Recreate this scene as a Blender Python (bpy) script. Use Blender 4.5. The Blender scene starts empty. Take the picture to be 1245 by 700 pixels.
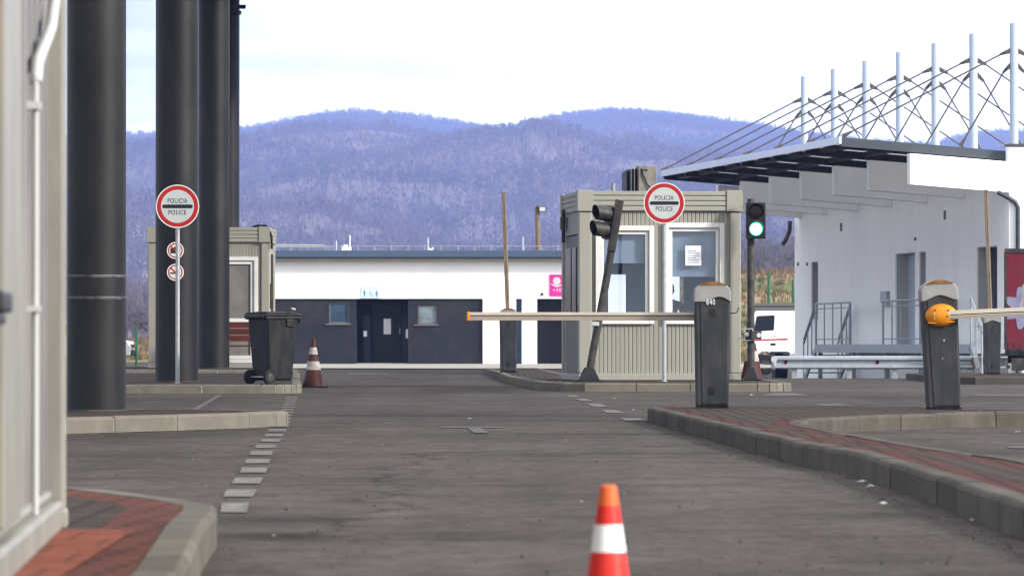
import bpy, bmesh, math, random
import numpy as np
from mathutils import Vector, Matrix
R = math.radians
rnd = random.Random(7)
S = bpy.context.scene
C = S.collection

# ------------------------------------------------------------------ camera
FPX, HC, HY, CX = 6000.0, 0.65, 419.0, 622.5
cam = bpy.data.cameras.new('camera')
camo = bpy.data.objects.new('camera', cam); C.objects.link(camo)
cam.sensor_width = 36.0; cam.lens = FPX/1245*36
camo.location = (0, 0, HC); camo.rotation_euler = (R(90)+math.atan((HY-350)/FPX), 0, 0)
cam.clip_start = 0.5; cam.clip_end = 30000
cam.dof.use_dof = True; cam.dof.focus_distance = 50; cam.dof.aperture_fstop = 10.5
S.camera = camo
# ------------------------------------------------------------------ world and sun
SUN_EL, SUN_AZ = 26, 120          # azimuth clockwise from +Y: light comes from behind and to the right
w = bpy.data.worlds.new('World'); S.world = w; w.use_nodes = True
nt = w.node_tree; nt.nodes.clear()
out = nt.nodes.new('ShaderNodeOutputWorld'); bg = nt.nodes.new('ShaderNodeBackground')
sky = nt.nodes.new('ShaderNodeTexSky'); sky.sky_type = 'NISHITA'; sky.sun_disc = False
sky.sun_elevation = R(SUN_EL); sky.sun_rotation = R(SUN_AZ)
tc = nt.nodes.new('ShaderNodeTexCoord'); mp = nt.nodes.new('ShaderNodeMapping')
mp.inputs['Scale'].default_value = (2.2, 2.2, 16)
nz = nt.nodes.new('ShaderNodeTexNoise'); nz.inputs['Scale'].default_value = 2.0; nz.inputs['Detail'].default_value = 6
rp = nt.nodes.new('ShaderNodeValToRGB')
rp.color_ramp.elements[0].position = 0.42; rp.color_ramp.elements[0].color = (5.3, 5.55, 5.95, 1)
rp.color_ramp.elements[1].position = 0.64; rp.color_ramp.elements[1].color = (19.0, 19.2, 19.4, 1)
mx = nt.nodes.new('ShaderNodeMix'); mx.data_type = 'RGBA'; mx.inputs['Factor'].default_value = 0.86
nt.links.new(tc.outputs['Generated'], mp.inputs['Vector']); nt.links.new(mp.outputs['Vector'], nz.inputs['Vector'])
nt.links.new(nz.outputs['Fac'], rp.inputs['Fac'])
nt.links.new(sky.outputs['Color'], mx.inputs['A']); nt.links.new(rp.outputs['Color'], mx.inputs['B'])
nt.links.new(mx.outputs['Result'], bg.inputs['Color']); bg.inputs['Strength'].default_value = 0.145
nt.links.new(bg.outputs['Background'], out.inputs['Surface'])
sun = bpy.data.lights.new('sun', 'SUN'); sun.energy = 4.6; sun.angle = R(8); sun.color = (1.0, 0.95, 0.88)
suno = bpy.data.objects.new('sun', sun); C.objects.link(suno)
sd = Vector((math.sin(R(SUN_AZ))*math.cos(R(SUN_EL)), math.cos(R(SUN_AZ))*math.cos(R(SUN_EL)), math.sin(R(SUN_EL))))
suno.rotation_euler = sd.to_track_quat('Z', 'Y').to_euler(); suno.location = (20, -20, 40)
# ------------------------------------------------------------------ view
S.view_settings.view_transform = 'Standard'; S.view_settings.look = 'None'
S.view_settings.gamma = 1; S.view_settings.use_curve_mapping = False
S.view_settings.exposure = 0.45
S.render.engine = 'CYCLES'
S.render.filter_size = 1.1; S.cycles.pixel_filter_type = 'BLACKMAN_HARRIS'; S.cycles.filter_width = 1.1
S.cycles.use_denoising = True; S.cycles.denoiser = 'OPENIMAGEDENOISE'
S.cycles.max_bounces = 6; S.cycles.transparent_max_bounces = 12; S.cycles.volume_bounces = 2
S.cycles.sample_clamp_indirect = 4

# ------------------------------------------------------------------ materials
def _n(nt, t): return nt.nodes.new(t)
def pm(name, col, rough=.6, metal=0.0, var=.15, scale=6.0, stretch=(1, 1, 1), bump=0.0, bscale=40.0, dirt=None, dirt_amt=.0, dirt_scale=1.5, dstretch=None, spec=.22, island=0.0, world=False):
    if not ('white' in name or 'bare' in name or 'pale' in name): col = [c*.66 for c in col]
    m = bpy.data.materials.new(name); m.use_nodes = True; nt = m.node_tree
    b = nt.nodes['Principled BSDF']
    tc = _n(nt, 'ShaderNodeTexCoord')
    vec = tc.outputs['Object']
    if world: vec = _n(nt, 'ShaderNodeNewGeometry').outputs['Position']
    mp = _n(nt, 'ShaderNodeMapping'); mp.inputs['Scale'].default_value = stretch
    nt.links.new(vec, mp.inputs['Vector'])
    nz = _n(nt, 'ShaderNodeTexNoise'); nz.inputs['Scale'].default_value = scale; nz.inputs['Detail'].default_value = 5; nz.inputs['Roughness'].default_value = .6
    nt.links.new(mp.outputs['Vector'], nz.inputs['Vector'])
    mr = _n(nt, 'ShaderNodeMapRange'); mr.inputs['From Min'].default_value = .3; mr.inputs['From Max'].default_value = .7
    mr.inputs['To Min'].default_value = 1-var; mr.inputs['To Max'].default_value = 1+var
    nt.links.new(nz.outputs['Fac'], mr.inputs['Value'])
    val = mr.outputs['Result']
    if island:
        g = _n(nt, 'ShaderNodeNewGeometry'); m2 = _n(nt, 'ShaderNodeMapRange')
        m2.inputs['To Min'].default_value = 1-island; m2.inputs['To Max'].default_value = 1+island
        nt.links.new(g.outputs['Random Per Island'], m2.inputs['Value'])
        mu = _n(nt, 'ShaderNodeMath'); mu.operation = 'MULTIPLY'
        nt.links.new(val, mu.inputs[0]); nt.links.new(m2.outputs['Result'], mu.inputs[1]); val = mu.outputs['Value']
    vm = _n(nt, 'ShaderNodeVectorMath'); vm.operation = 'SCALE'; vm.inputs[0].default_value = col[:3]
    nt.links.new(val, vm.inputs['Scale'])
    colout = vm.outputs['Vector']
    if dirt is not None:
        mp2 = _n(nt, 'ShaderNodeMapping'); mp2.inputs['Scale'].default_value = dstretch or (1, 1, 1); mp2.inputs['Location'].default_value = (3.1, 1.7, .4)
        nt.links.new(vec, mp2.inputs['Vector'])
        n2 = _n(nt, 'ShaderNodeTexNoise'); n2.inputs['Scale'].default_value = dirt_scale; n2.inputs['Detail'].default_value = 7; n2.inputs['Roughness'].default_value = .65
        nt.links.new(mp2.outputs['Vector'], n2.inputs['Vector'])
        mr2 = _n(nt, 'ShaderNodeMapRange'); mr2.inputs['From Min'].default_value = .45; mr2.inputs['From Max'].default_value = .72; mr2.inputs['To Max'].default_value = dirt_amt
        nt.links.new(n2.outputs['Fac'], mr2.inputs['Value'])
        mx = _n(nt, 'ShaderNodeMix'); mx.data_type = 'RGBA'
        nt.links.new(mr2.outputs['Result'], mx.inputs['Factor']); nt.links.new(colout, mx.inputs['A']); mx.inputs['B'].default_value = (*dirt[:3], 1)
        colout = mx.outputs['Result']
    nt.links.new(colout, b.inputs['Base Color'])
    b.inputs['Roughness'].default_value = rough; b.inputs['Metallic'].default_value = metal
    b.inputs['Specular IOR Level'].default_value = spec
    if bump:
        n3 = _n(nt, 'ShaderNodeTexNoise'); n3.inputs['Scale'].default_value = bscale; n3.inputs['Detail'].default_value = 4
        nt.links.new(vec, n3.inputs['Vector'])
        bp = _n(nt, 'ShaderNodeBump'); bp.inputs['Strength'].default_value = bump; bp.inputs['Distance'].default_value = .01
        nt.links.new(n3.outputs['Fac'], bp.inputs['Height']); nt.links.new(bp.outputs['Normal'], b.inputs['Normal'])
    return m
def emit(name, col, strength):
    m = bpy.data.materials.new(name); m.use_nodes = True; b = m.node_tree.nodes['Principled BSDF']
    b.inputs['Base Color'].default_value = (*col, 1); b.inputs['Emission Color'].default_value = (*col, 1); b.inputs['Emission Strength'].default_value = strength
    return m
def glassmat(name, tint, refl=.18, rough=.03):
    m = bpy.data.materials.new(name); m.use_nodes = True; nt = m.node_tree; nt.nodes.clear()
    o = _n(nt, 'ShaderNodeOutputMaterial'); t = _n(nt, 'ShaderNodeBsdfTransparent'); g = _n(nt, 'ShaderNodeBsdfGlossy'); mx = _n(nt, 'ShaderNodeMixShader')
    t.inputs['Color'].default_value = (*tint, 1); g.inputs['Roughness'].default_value = rough; g.inputs['Color'].default_value = (.85, .93, 1, 1)
    mx.inputs['Fac'].default_value = refl
    nt.links.new(t.outputs[0], mx.inputs[1]); nt.links.new(g.outputs[0], mx.inputs[2]); nt.links.new(mx.outputs[0], o.inputs['Surface'])
    return m

M = {}
M['beige'] = pm('beige_panel', (.345, .338, .293), .5, var=.05, scale=2, stretch=(6, 6, .4), dirt=(.2, .18, .13), dirt_amt=.45, dirt_scale=2.2, dstretch=(4, 4, .5))
M['beige_post'] = pm('beige_post', (.385, .376, .325), .45, var=.04, scale=2, dirt=(.24, .21, .15), dirt_amt=.45, dirt_scale=2.5, dstretch=(3, 3, .6))
M['beige_dark'] = pm('grey_brown_door', (.13, .125, .11), .5, var=.08)
M['white_frame'] = pm('white_window_frame', (.58, .58, .57), .4, var=.04, dirt=(.4, .38, .34), dirt_amt=.4)
M['blind'] = pm('pale_grey_blind', (.46, .48, .45), .8, var=.05)
M['interior'] = pm('pale_blue_interior', (.17, .26, .50), .8, var=.05)
M['desk'] = pm('pale_desk', (.55, .57, .58), .5, var=.05)
M['paper'] = pm('white_paper', (.80, .82, .84), .7, var=.03)
M['papertext'] = pm('grey_print', (.42, .46, .52), .7, var=.3, scale=60)
M['glass'] = glassmat('booth_glass', (.72, .77, .85), .045)
M['column'] = pm('black_column_paint', (.0075, .0077, .008), .5, var=.25, scale=3, stretch=(1, 1, .35), spec=.25, dirt=(.03, .028, .026), dirt_amt=.35, dirt_scale=1.1, dstretch=(1.3, 1.3, .9), bump=.05, bscale=25)
M['tape'] = pm('scuffed_tape', (.075, .075, .08), .5, var=1.0, scale=9)
M['galv'] = pm('galvanised_steel', (.46, .48, .50), .42, .45, var=.15, scale=20)
M['galv_blue'] = pm('galvanised_rail', (.47, .51, .57), .45, .3, var=.12, scale=9, dirt=(.3, .28, .25), dirt_amt=.3, dirt_scale=6)
M['steel_dark'] = pm('dark_steel_paint', (.045, .043, .042), .5, var=.25, scale=9, dirt=(.12, .10, .085), dirt_amt=.5, dirt_scale=7)
M['black'] = pm('black_plastic', (.012, .0125, .013), .45, var=.25, scale=10, dirt=(.04, .04, .037), dirt_amt=.4, dirt_scale=5)
M['bin'] = pm('bin_plastic', (.0065, .0075, .0075), .45, var=.2, scale=5, dirt=(.04, .04, .036), dirt_amt=.5, dirt_scale=4, dstretch=(2, 2, .8))
M['rubber'] = pm('rubber', (.018, .018, .018), .8, var=.3)
M['red'] = pm('sign_red', (.50, .022, .020), .4, var=.08)
M['sign_white'] = pm('sign_face', (.60, .64, .64), .45, var=.04, dirt=(.35, .36, .35), dirt_amt=.35, dirt_scale=5)
M['sign_rim'] = pm('sign_rim', (.74, .75, .74), .4, var=.04)
M['sign_black'] = pm('sign_black', (.02, .021, .024), .5, var=.1)
M['cone_red'] = pm('cone_red', (.80, .035, .024), .42, var=.06, scale=12, dirt=(.5, .06, .04), dirt_amt=.4, dirt_scale=14)
M['cone_orange'] = pm('cone_orange', (.85, .16, .04), .45, var=.06)
M['cone_white'] = pm('cone_white', (.72, .73, .72), .45, var=.05, dirt=(.45, .43, .4), dirt_amt=.3, dirt_scale=12)
M['cone_oldred'] = pm('cone_faded_red', (.075, .013, .011), .6, var=.3, scale=9, dirt=(.05, .03, .026), dirt_amt=.6, dirt_scale=6)
M['cone_oldwhite'] = pm('cone_dirty_white', (.36, .34, .315), .6, var=.2, dirt=(.14, .11, .1), dirt_amt=.9, dirt_scale=8)
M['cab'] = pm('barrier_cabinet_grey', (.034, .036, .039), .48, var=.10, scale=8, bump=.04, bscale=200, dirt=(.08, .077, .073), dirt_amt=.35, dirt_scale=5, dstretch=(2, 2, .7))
M['cab_side'] = pm('barrier_cabinet_side', (.022, .0215, .022), .5, var=.15)  # darker left face has its shade put into the colour; vents share it
M['cap'] = pm('barrier_cap_grey', (.34, .335, .325), .55, var=.12, scale=7, dirt=(.16, .15, .14), dirt_amt=.55, dirt_scale=7)
M['amber'] = pm('amber_lens', (.27, .125, .035), .35, var=.3, scale=12, dirt=(.14, .06, .02), dirt_amt=.7, dirt_scale=8)
M['orange'] = pm('orange_hub', (.85, .30, .015), .38, var=.06, scale=8, dirt=(.35, .12, .01), dirt_amt=.5, dirt_scale=13)
M['boom'] = pm('boom_aluminium', (.56, .51, .43), .38, .25, var=.06, scale=3, dirt=(.32, .24, .16), dirt_amt=.5, dirt_scale=9)
M['boom_shade'] = pm('boom_shade_brown', (.20, .135, .08), .45, .1, var=.12, scale=5)  # brown shade of the boom's underside and groove, put into the colour
M['boom_old'] = pm('weathered_boom', (.30, .225, .165), .5, .1, var=.15, scale=3, dirt=(.10, .07, .05), dirt_amt=.6, dirt_scale=6)
M['white_wall'] = pm('white_render', (.89, .893, .90), .85, var=.02, scale=3, dirt=(.68, .69, .70), dirt_amt=.3, dirt_scale=.8, dstretch=(1, 1, .45), bump=.03, bscale=60)
M['white_paint'] = pm('white_paint', (.80, .80, .80), .6, var=.03)
M['dark_wall'] = pm('anthracite_render', (.020, .0215, .029), .8, var=.10, scale=2, dirt=(.036, .036, .04), dirt_amt=.5, dirt_scale=1.5)
M['dark_door'] = pm('dark_door', (.010, .010, .014), .5, var=.15)
M['navy_door'] = pm('navy_door', (.018, .025, .055), .5, var=.15)
M['roof_blue'] = pm('blue_grey_fascia', (.075, .115, .185), .5, var=.08, stretch=(.3, 1, 3))
M['roof_grey'] = pm('grey_soffit', (.16, .155, .15), .7, var=.15, stretch=(.3, 1, 3))
M['sky_metal'] = pm('pale_mast_paint', (.40, .47, .60), .4, .05, var=.04)
M['edge_metal'] = pm('pale_edge_flashing', (.60, .67, .80), .35, .2, var=.06, scale=2)
M['fascia_dark'] = pm('dark_fascia', (.085, .098, .115), .45, .1, var=.1, stretch=(.4, .4, 2))
M['purlin'] = pm('dark_purlin', (.016, .015, .015), .6, var=.2)
M['panel'] = pm('translucent_roof_panel', (.42, .42, .43), .6, var=.25, scale=1.2)
nt = M['panel'].node_tree; _b = nt.nodes['Principled BSDF']; _t = nt.nodes.new('ShaderNodeBsdfTranslucent'); _m = nt.nodes.new('ShaderNodeMixShader'); _t.inputs['Color'].default_value = (.8, .8, .8, 1); _m.inputs['Fac'].default_value = .5
nt.links.new(_b.outputs[0], _m.inputs[1]); nt.links.new(_t.outputs[0], _m.inputs[2]); nt.links.new(_m.outputs[0], nt.nodes['Material Output'].inputs['Surface'])
M['cable'] = pm('grey_cable', (.115, .105, .098), .5, .2, var=.1)
M['jamb'] = pm('grey_jamb', (.62, .63, .64), .8, var=.04)
M['winglass'] = pm('dark_window_glass', (.018, .022, .03), .12, var=.2)
M['bluewin'] = pm('bluish_window_glass', (.045, .085, .14), .15, var=.4, scale=2.5)
M['palewin'] = pm('frosted_window_glass', (.20, .25, .28), .3, var=.5, scale=3.5)
M['pink'] = pm('magenta_sign', (.78, .03, .36), .5, var=.05)
M['wood'] = pm('red_brown_wood', (.115, .026, .014), .5, var=.3, scale=3, stretch=(.6, 4, 8))
M['truck_white'] = pm('truck_white', (.78, .79, .81), .3, var=.02)
M['tarp'] = pm('red_tarpaulin', (.20, .018, .034), .5, var=.12, scale=2, stretch=(3, 1, .4), dirt=(.13, .03, .04), dirt_amt=.5, dirt_scale=1.4)
M['tarp_blue'] = pm('pale_blue_print', (.20, .20, .30), .5, var=.2)
M['car_silver'] = pm('silver_car_paint', (.55, .56, .58), .25, .5, var=.03)
M['car_dark'] = pm('dark_car_paint', (.03, .032, .038), .25, .3, var=.05)
M['lamp'] = pm('lamp_glass', (.70, .72, .72), .15, var=.08)
M['green_paint'] = pm('green_fence_paint', (.03, .13, .07), .5, var=.15)
M['conc_pole'] = pm('brown_pole', (.23, .165, .12), .8, var=.2)
M['container'] = pm('container_panel', (.19, .18, .172), .45, var=.04, scale=1.3, stretch=(1, 3, .3), dirt=(.32, .30, .275), dirt_amt=.45, dirt_scale=1.4, dstretch=(1, 3, .5))
M['container_post'] = pm('container_frame', (.29, .282, .25), .45, var=.05, scale=2, dirt=(.36, .34, .24), dirt_amt=.5, dirt_scale=2, dstretch=(2, 2, .6))
M['pvc'] = pm('white_conduit', (.40, .40, .39), .4, var=.03)
M['skin'] = pm('skin', (.42, .25, .18), .55, var=.06)
M['cloth'] = pm('navy_uniform', (.02, .027, .05), .8, var=.15)
M['hair'] = pm('dark_hair', (.012, .01, .009), .6, var=.2)
M['mortar'] = pm('pale_mortar', (.52, .50, .45), .9, var=.15, scale=9)
M['kerb'] = pm('kerb_concrete', (.20, .186, .15), .85, var=.18, scale=5, bump=.25, bscale=60, dirt=(.12, .105, .085), dirt_amt=.8, dirt_scale=1.3, island=.12, spec=.08, world=True)
M['kerb_grey'] = pm('grey_kerb_concrete', (.105, .093, .078), .85, var=.18, scale=5, bump=.25, bscale=60, dirt=(.05, .045, .038), dirt_amt=.85, dirt_scale=1.5, island=.2, spec=.08, world=True)  # darker kerb: shade on the lane side put into the colour, with dirt
M['kerb_mid'] = pm('shade_toned_kerb_concrete', (.155, .141, .115), .85, var=.18, scale=7, bump=.3, bscale=60, dirt=(.075, .066, .055), dirt_amt=.85, dirt_scale=3, island=.25, spec=.08, world=True)  # near kerb's shade is put into this darker tone, along with dirt
M['print_grey'] = pm('faded_print', (.40, .38, .42), .5, var=.2)
M['line'] = pm('worn_road_paint', (.215, .205, .185), .8, var=.45, scale=13, dirt=(.07, .064, .058), dirt_amt=1.0, dirt_scale=8, spec=.08, world=True)
M['line_faint'] = pm('faded_road_paint', (.15, .143, .132), .8, var=.2, scale=7, dirt=(.075, .068, .062), dirt_amt=1.0, dirt_scale=3.5, spec=.08, world=True)
M['concrete'] = pm('concrete_apron', (.40, .375, .33), .9, var=.15, scale=.6, dirt=(.17, .16, .14), dirt_amt=.7, dirt_scale=.35, spec=.08, world=True)
M['litter'] = pm('litter_paper', (.42, .42, .41), .8, var=.2)

def asphalt():
    m = bpy.data.materials.new('worn_asphalt'); m.use_nodes = True; nt = m.node_tree; b = nt.nodes['Principled BSDF']
    pos = _n(nt, 'ShaderNodeNewGeometry').outputs['Position']
    def noise(scale, st=(1, 1, 1), det=6, rough=.6, loc=(0, 0, 0)):
        mp = _n(nt, 'ShaderNodeMapping'); mp.inputs['Scale'].default_value = st; mp.inputs['Location'].default_value = loc
        nt.links.new(pos, mp.inputs['Vector'])
        n = _n(nt, 'ShaderNodeTexNoise'); n.inputs['Scale'].default_value = scale; n.inputs['Detail'].default_value = det; n.inputs['Roughness'].default_value = rough
        nt.links.new(mp.outputs['Vector'], n.inputs['Vector']); return n.outputs['Fac']
    def mr(v, a, b_, c, d):
        n = _n(nt, 'ShaderNodeMapRange'); nt.links.new(v, n.inputs['Value'])
        for k, q in zip(('From Min', 'From Max', 'To Min', 'To Max'), (a, b_, c, d)): n.inputs[k].default_value = q
        return n.outputs['Result']
    def mul(a, c):
        n = _n(nt, 'ShaderNodeMath'); n.operation = 'MULTIPLY'; nt.links.new(a, n.inputs[0]); nt.links.new(c, n.inputs[1]); return n.outputs['Value']
    v = mr(noise(.35, (1, .35, 1), 7), .3, .7, .74, 1.30)
    v = mul(v, mr(noise(2.6, (1, .55, 1), 8, .7), .3, .7, .76, 1.27))
    v = mul(v, mr(noise(7, (1, .5, 1), 6, .7, (1, 4, 0)), .3, .7, .78, 1.25))
    v = mul(v, mr(noise(1.6, (1, .03, 1), 4, .6, (7, 0, 0)), .3, .7, .88, 1.12))       # wheel tracks along the lane
    v = mul(v, mr(noise(110, (1, 1, 1), 2, .8), .25, .75, .6, 1.45)); v = mul(v, mr(noise(17, (1, .35, 1), 5, .75), .25, .75, .72, 1.3)); v = mul(v, mr(noise(38, (1, 1, 1), 2, .6), .66, .76, 1.0, 1.7))                      # aggregate
    v = mul(v, mr(noise(.5, (.25, 1.6, 1), 6, .65, (3, 9, 0)), .50, .70, 1.0, .55))        # repair and oil streaks across
    # hairline cracks
    mpc = _n(nt, 'ShaderNodeMapping'); mpc.inputs['Scale'].default_value = (.16, .10, 1); nt.links.new(pos, mpc.inputs['Vector'])
    nd = _n(nt, 'ShaderNodeTexNoise'); nd.inputs['Scale'].default_value = 1.2; nd.inputs['Detail'].default_value = 5; nt.links.new(pos, nd.inputs['Vector'])
    va = _n(nt, 'ShaderNodeVectorMath'); va.operation = 'SCALE'; va.inputs['Scale'].default_value = .16; nt.links.new(nd.outputs['Color'], va.inputs[0])
    vb = _n(nt, 'ShaderNodeVectorMath'); nt.links.new(mpc.outputs['Vector'], vb.inputs[0]); nt.links.new(va.outputs['Vector'], vb.inputs[1])
    vo = _n(nt, 'ShaderNodeTexVoronoi'); vo.feature = 'DISTANCE_TO_EDGE'; vo.inputs['Scale'].default_value = 1; nt.links.new(vb.outputs['Vector'], vo.inputs['Vector'])
    v = mul(v, mr(vo.outputs['Distance'], 0, .006, .55, 1.0))
    # dark elliptical patches with edges broken up by noise
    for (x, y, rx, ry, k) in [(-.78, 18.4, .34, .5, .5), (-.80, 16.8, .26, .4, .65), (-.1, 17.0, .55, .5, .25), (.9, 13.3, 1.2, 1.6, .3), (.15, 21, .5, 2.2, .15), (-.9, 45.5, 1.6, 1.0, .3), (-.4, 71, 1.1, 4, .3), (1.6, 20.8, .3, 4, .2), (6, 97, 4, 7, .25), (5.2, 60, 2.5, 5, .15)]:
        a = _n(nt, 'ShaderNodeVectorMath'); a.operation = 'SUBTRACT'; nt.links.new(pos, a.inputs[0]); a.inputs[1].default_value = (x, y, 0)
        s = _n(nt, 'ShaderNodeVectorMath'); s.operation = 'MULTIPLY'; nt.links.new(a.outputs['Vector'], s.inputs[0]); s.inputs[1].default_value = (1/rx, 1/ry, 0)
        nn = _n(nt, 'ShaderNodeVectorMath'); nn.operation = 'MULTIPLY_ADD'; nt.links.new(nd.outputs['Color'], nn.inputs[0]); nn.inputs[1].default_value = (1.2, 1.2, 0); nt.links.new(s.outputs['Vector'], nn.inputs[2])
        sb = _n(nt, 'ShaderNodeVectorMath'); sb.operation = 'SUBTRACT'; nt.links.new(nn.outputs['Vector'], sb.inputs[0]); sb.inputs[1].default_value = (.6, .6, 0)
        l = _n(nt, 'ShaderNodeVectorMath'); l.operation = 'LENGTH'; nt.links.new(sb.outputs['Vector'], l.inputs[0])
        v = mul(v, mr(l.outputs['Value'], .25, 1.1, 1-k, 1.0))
    vm = _n(nt, 'ShaderNodeVectorMath'); vm.operation = 'SCALE'; vm.inputs[0].default_value = ASPH; nt.links.new(v, vm.inputs['Scale'])
    nt.links.new(vm.outputs['Vector'], b.inputs['Base Color']); b.inputs['Roughness'].default_value = .9; b.inputs['Specular IOR Level'].default_value = .06
    bp = _n(nt, 'ShaderNodeBump'); bp.inputs['Strength'].default_value = .35; bp.inputs['Distance'].default_value = .006
    nt.links.new(noise(90, (1, 1, 1), 4, .8), bp.inputs['Height']); nt.links.new(bp.outputs['Normal'], b.inputs['Normal'])
    return m
ASPH = (.058, .0495, .0435)
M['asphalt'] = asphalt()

def bricks(name, c1, c2, mortar, bw=.22, rh=.115, ms=.015, rot=0.0):
    m = bpy.data.materials.new(name); m.use_nodes = True; nt = m.node_tree; b = nt.nodes['Principled BSDF']
    pos = _n(nt, 'ShaderNodeNewGeometry').outputs['Position']
    mp = _n(nt, 'ShaderNodeMapping'); mp.inputs['Rotation'].default_value = (0, 0, rot); nt.links.new(pos, mp.inputs['Vector'])
    br = _n(nt, 'ShaderNodeTexBrick'); nt.links.new(mp.outputs['Vector'], br.inputs['Vector'])
    br.inputs['Color1'].default_value = (*c1, 1); br.inputs['Color2'].default_value = (*c2, 1); br.inputs['Mortar'].default_value = (*mortar, 1)
    br.inputs['Scale'].default_value = 1; br.inputs['Brick Width'].default_value = bw; br.inputs['Row Height'].default_value = rh; br.inputs['Mortar Size'].default_value = ms; br.inputs['Mortar Smooth'].default_value = .2
    n = _n(nt, 'ShaderNodeTexNoise'); n.inputs['Scale'].default_value = 3; n.inputs['Detail'].default_value = 8; n.inputs['Roughness'].default_value = .7; nt.links.new(pos, n.inputs['Vector'])
    mrr = _n(nt, 'ShaderNodeMapRange'); mrr.inputs['From Min'].default_value = .3; mrr.inputs['From Max'].default_value = .7; mrr.inputs['To Min'].default_value = .7; mrr.inputs['To Max'].default_value = 1.25
    nt.links.new(n.outputs['Fac'], mrr.inputs['Value'])
    vm = _n(nt, 'ShaderNodeVectorMath'); vm.operation = 'SCALE'; nt.links.new(br.outputs['Color'], vm.inputs[0]); nt.links.new(mrr.outputs['Result'], vm.inputs['Scale'])
    nt.links.new(vm.outputs['Vector'], b.inputs['Base Color']); b.inputs['Roughness'].default_value = .9; b.inputs['Specular IOR Level'].default_value = .06
    bp = _n(nt, 'ShaderNodeBump'); bp.inputs['Strength'].default_value = .6; bp.inputs['Distance'].default_value = .006; bp.invert = True
    nt.links.new(br.outputs['Fac'], bp.inputs['Height']); nt.links.new(bp.outputs['Normal'], b.inputs['Normal'])
    return m
M['pave_grey'] = bricks('grey_pavers', (.066, .050, .040), (.048, .038, .032), (.012, .010, .008))
M['pave_red'] = bricks('red_pavers', (.090, .036, .026), (.066, .029, .023), (.014, .010, .009), rot=.03)
M['pave_warm'] = bricks('warm_red_pavers', (.125, .043, .029), (.095, .037, .027), (.03, .018, .014), rot=.05)
M['pave_bright'] = bricks('bright_red_pavers', (.195, .061, .037), (.16, .052, .032), (.055, .03, .024), .22, .45, .006)

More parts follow.
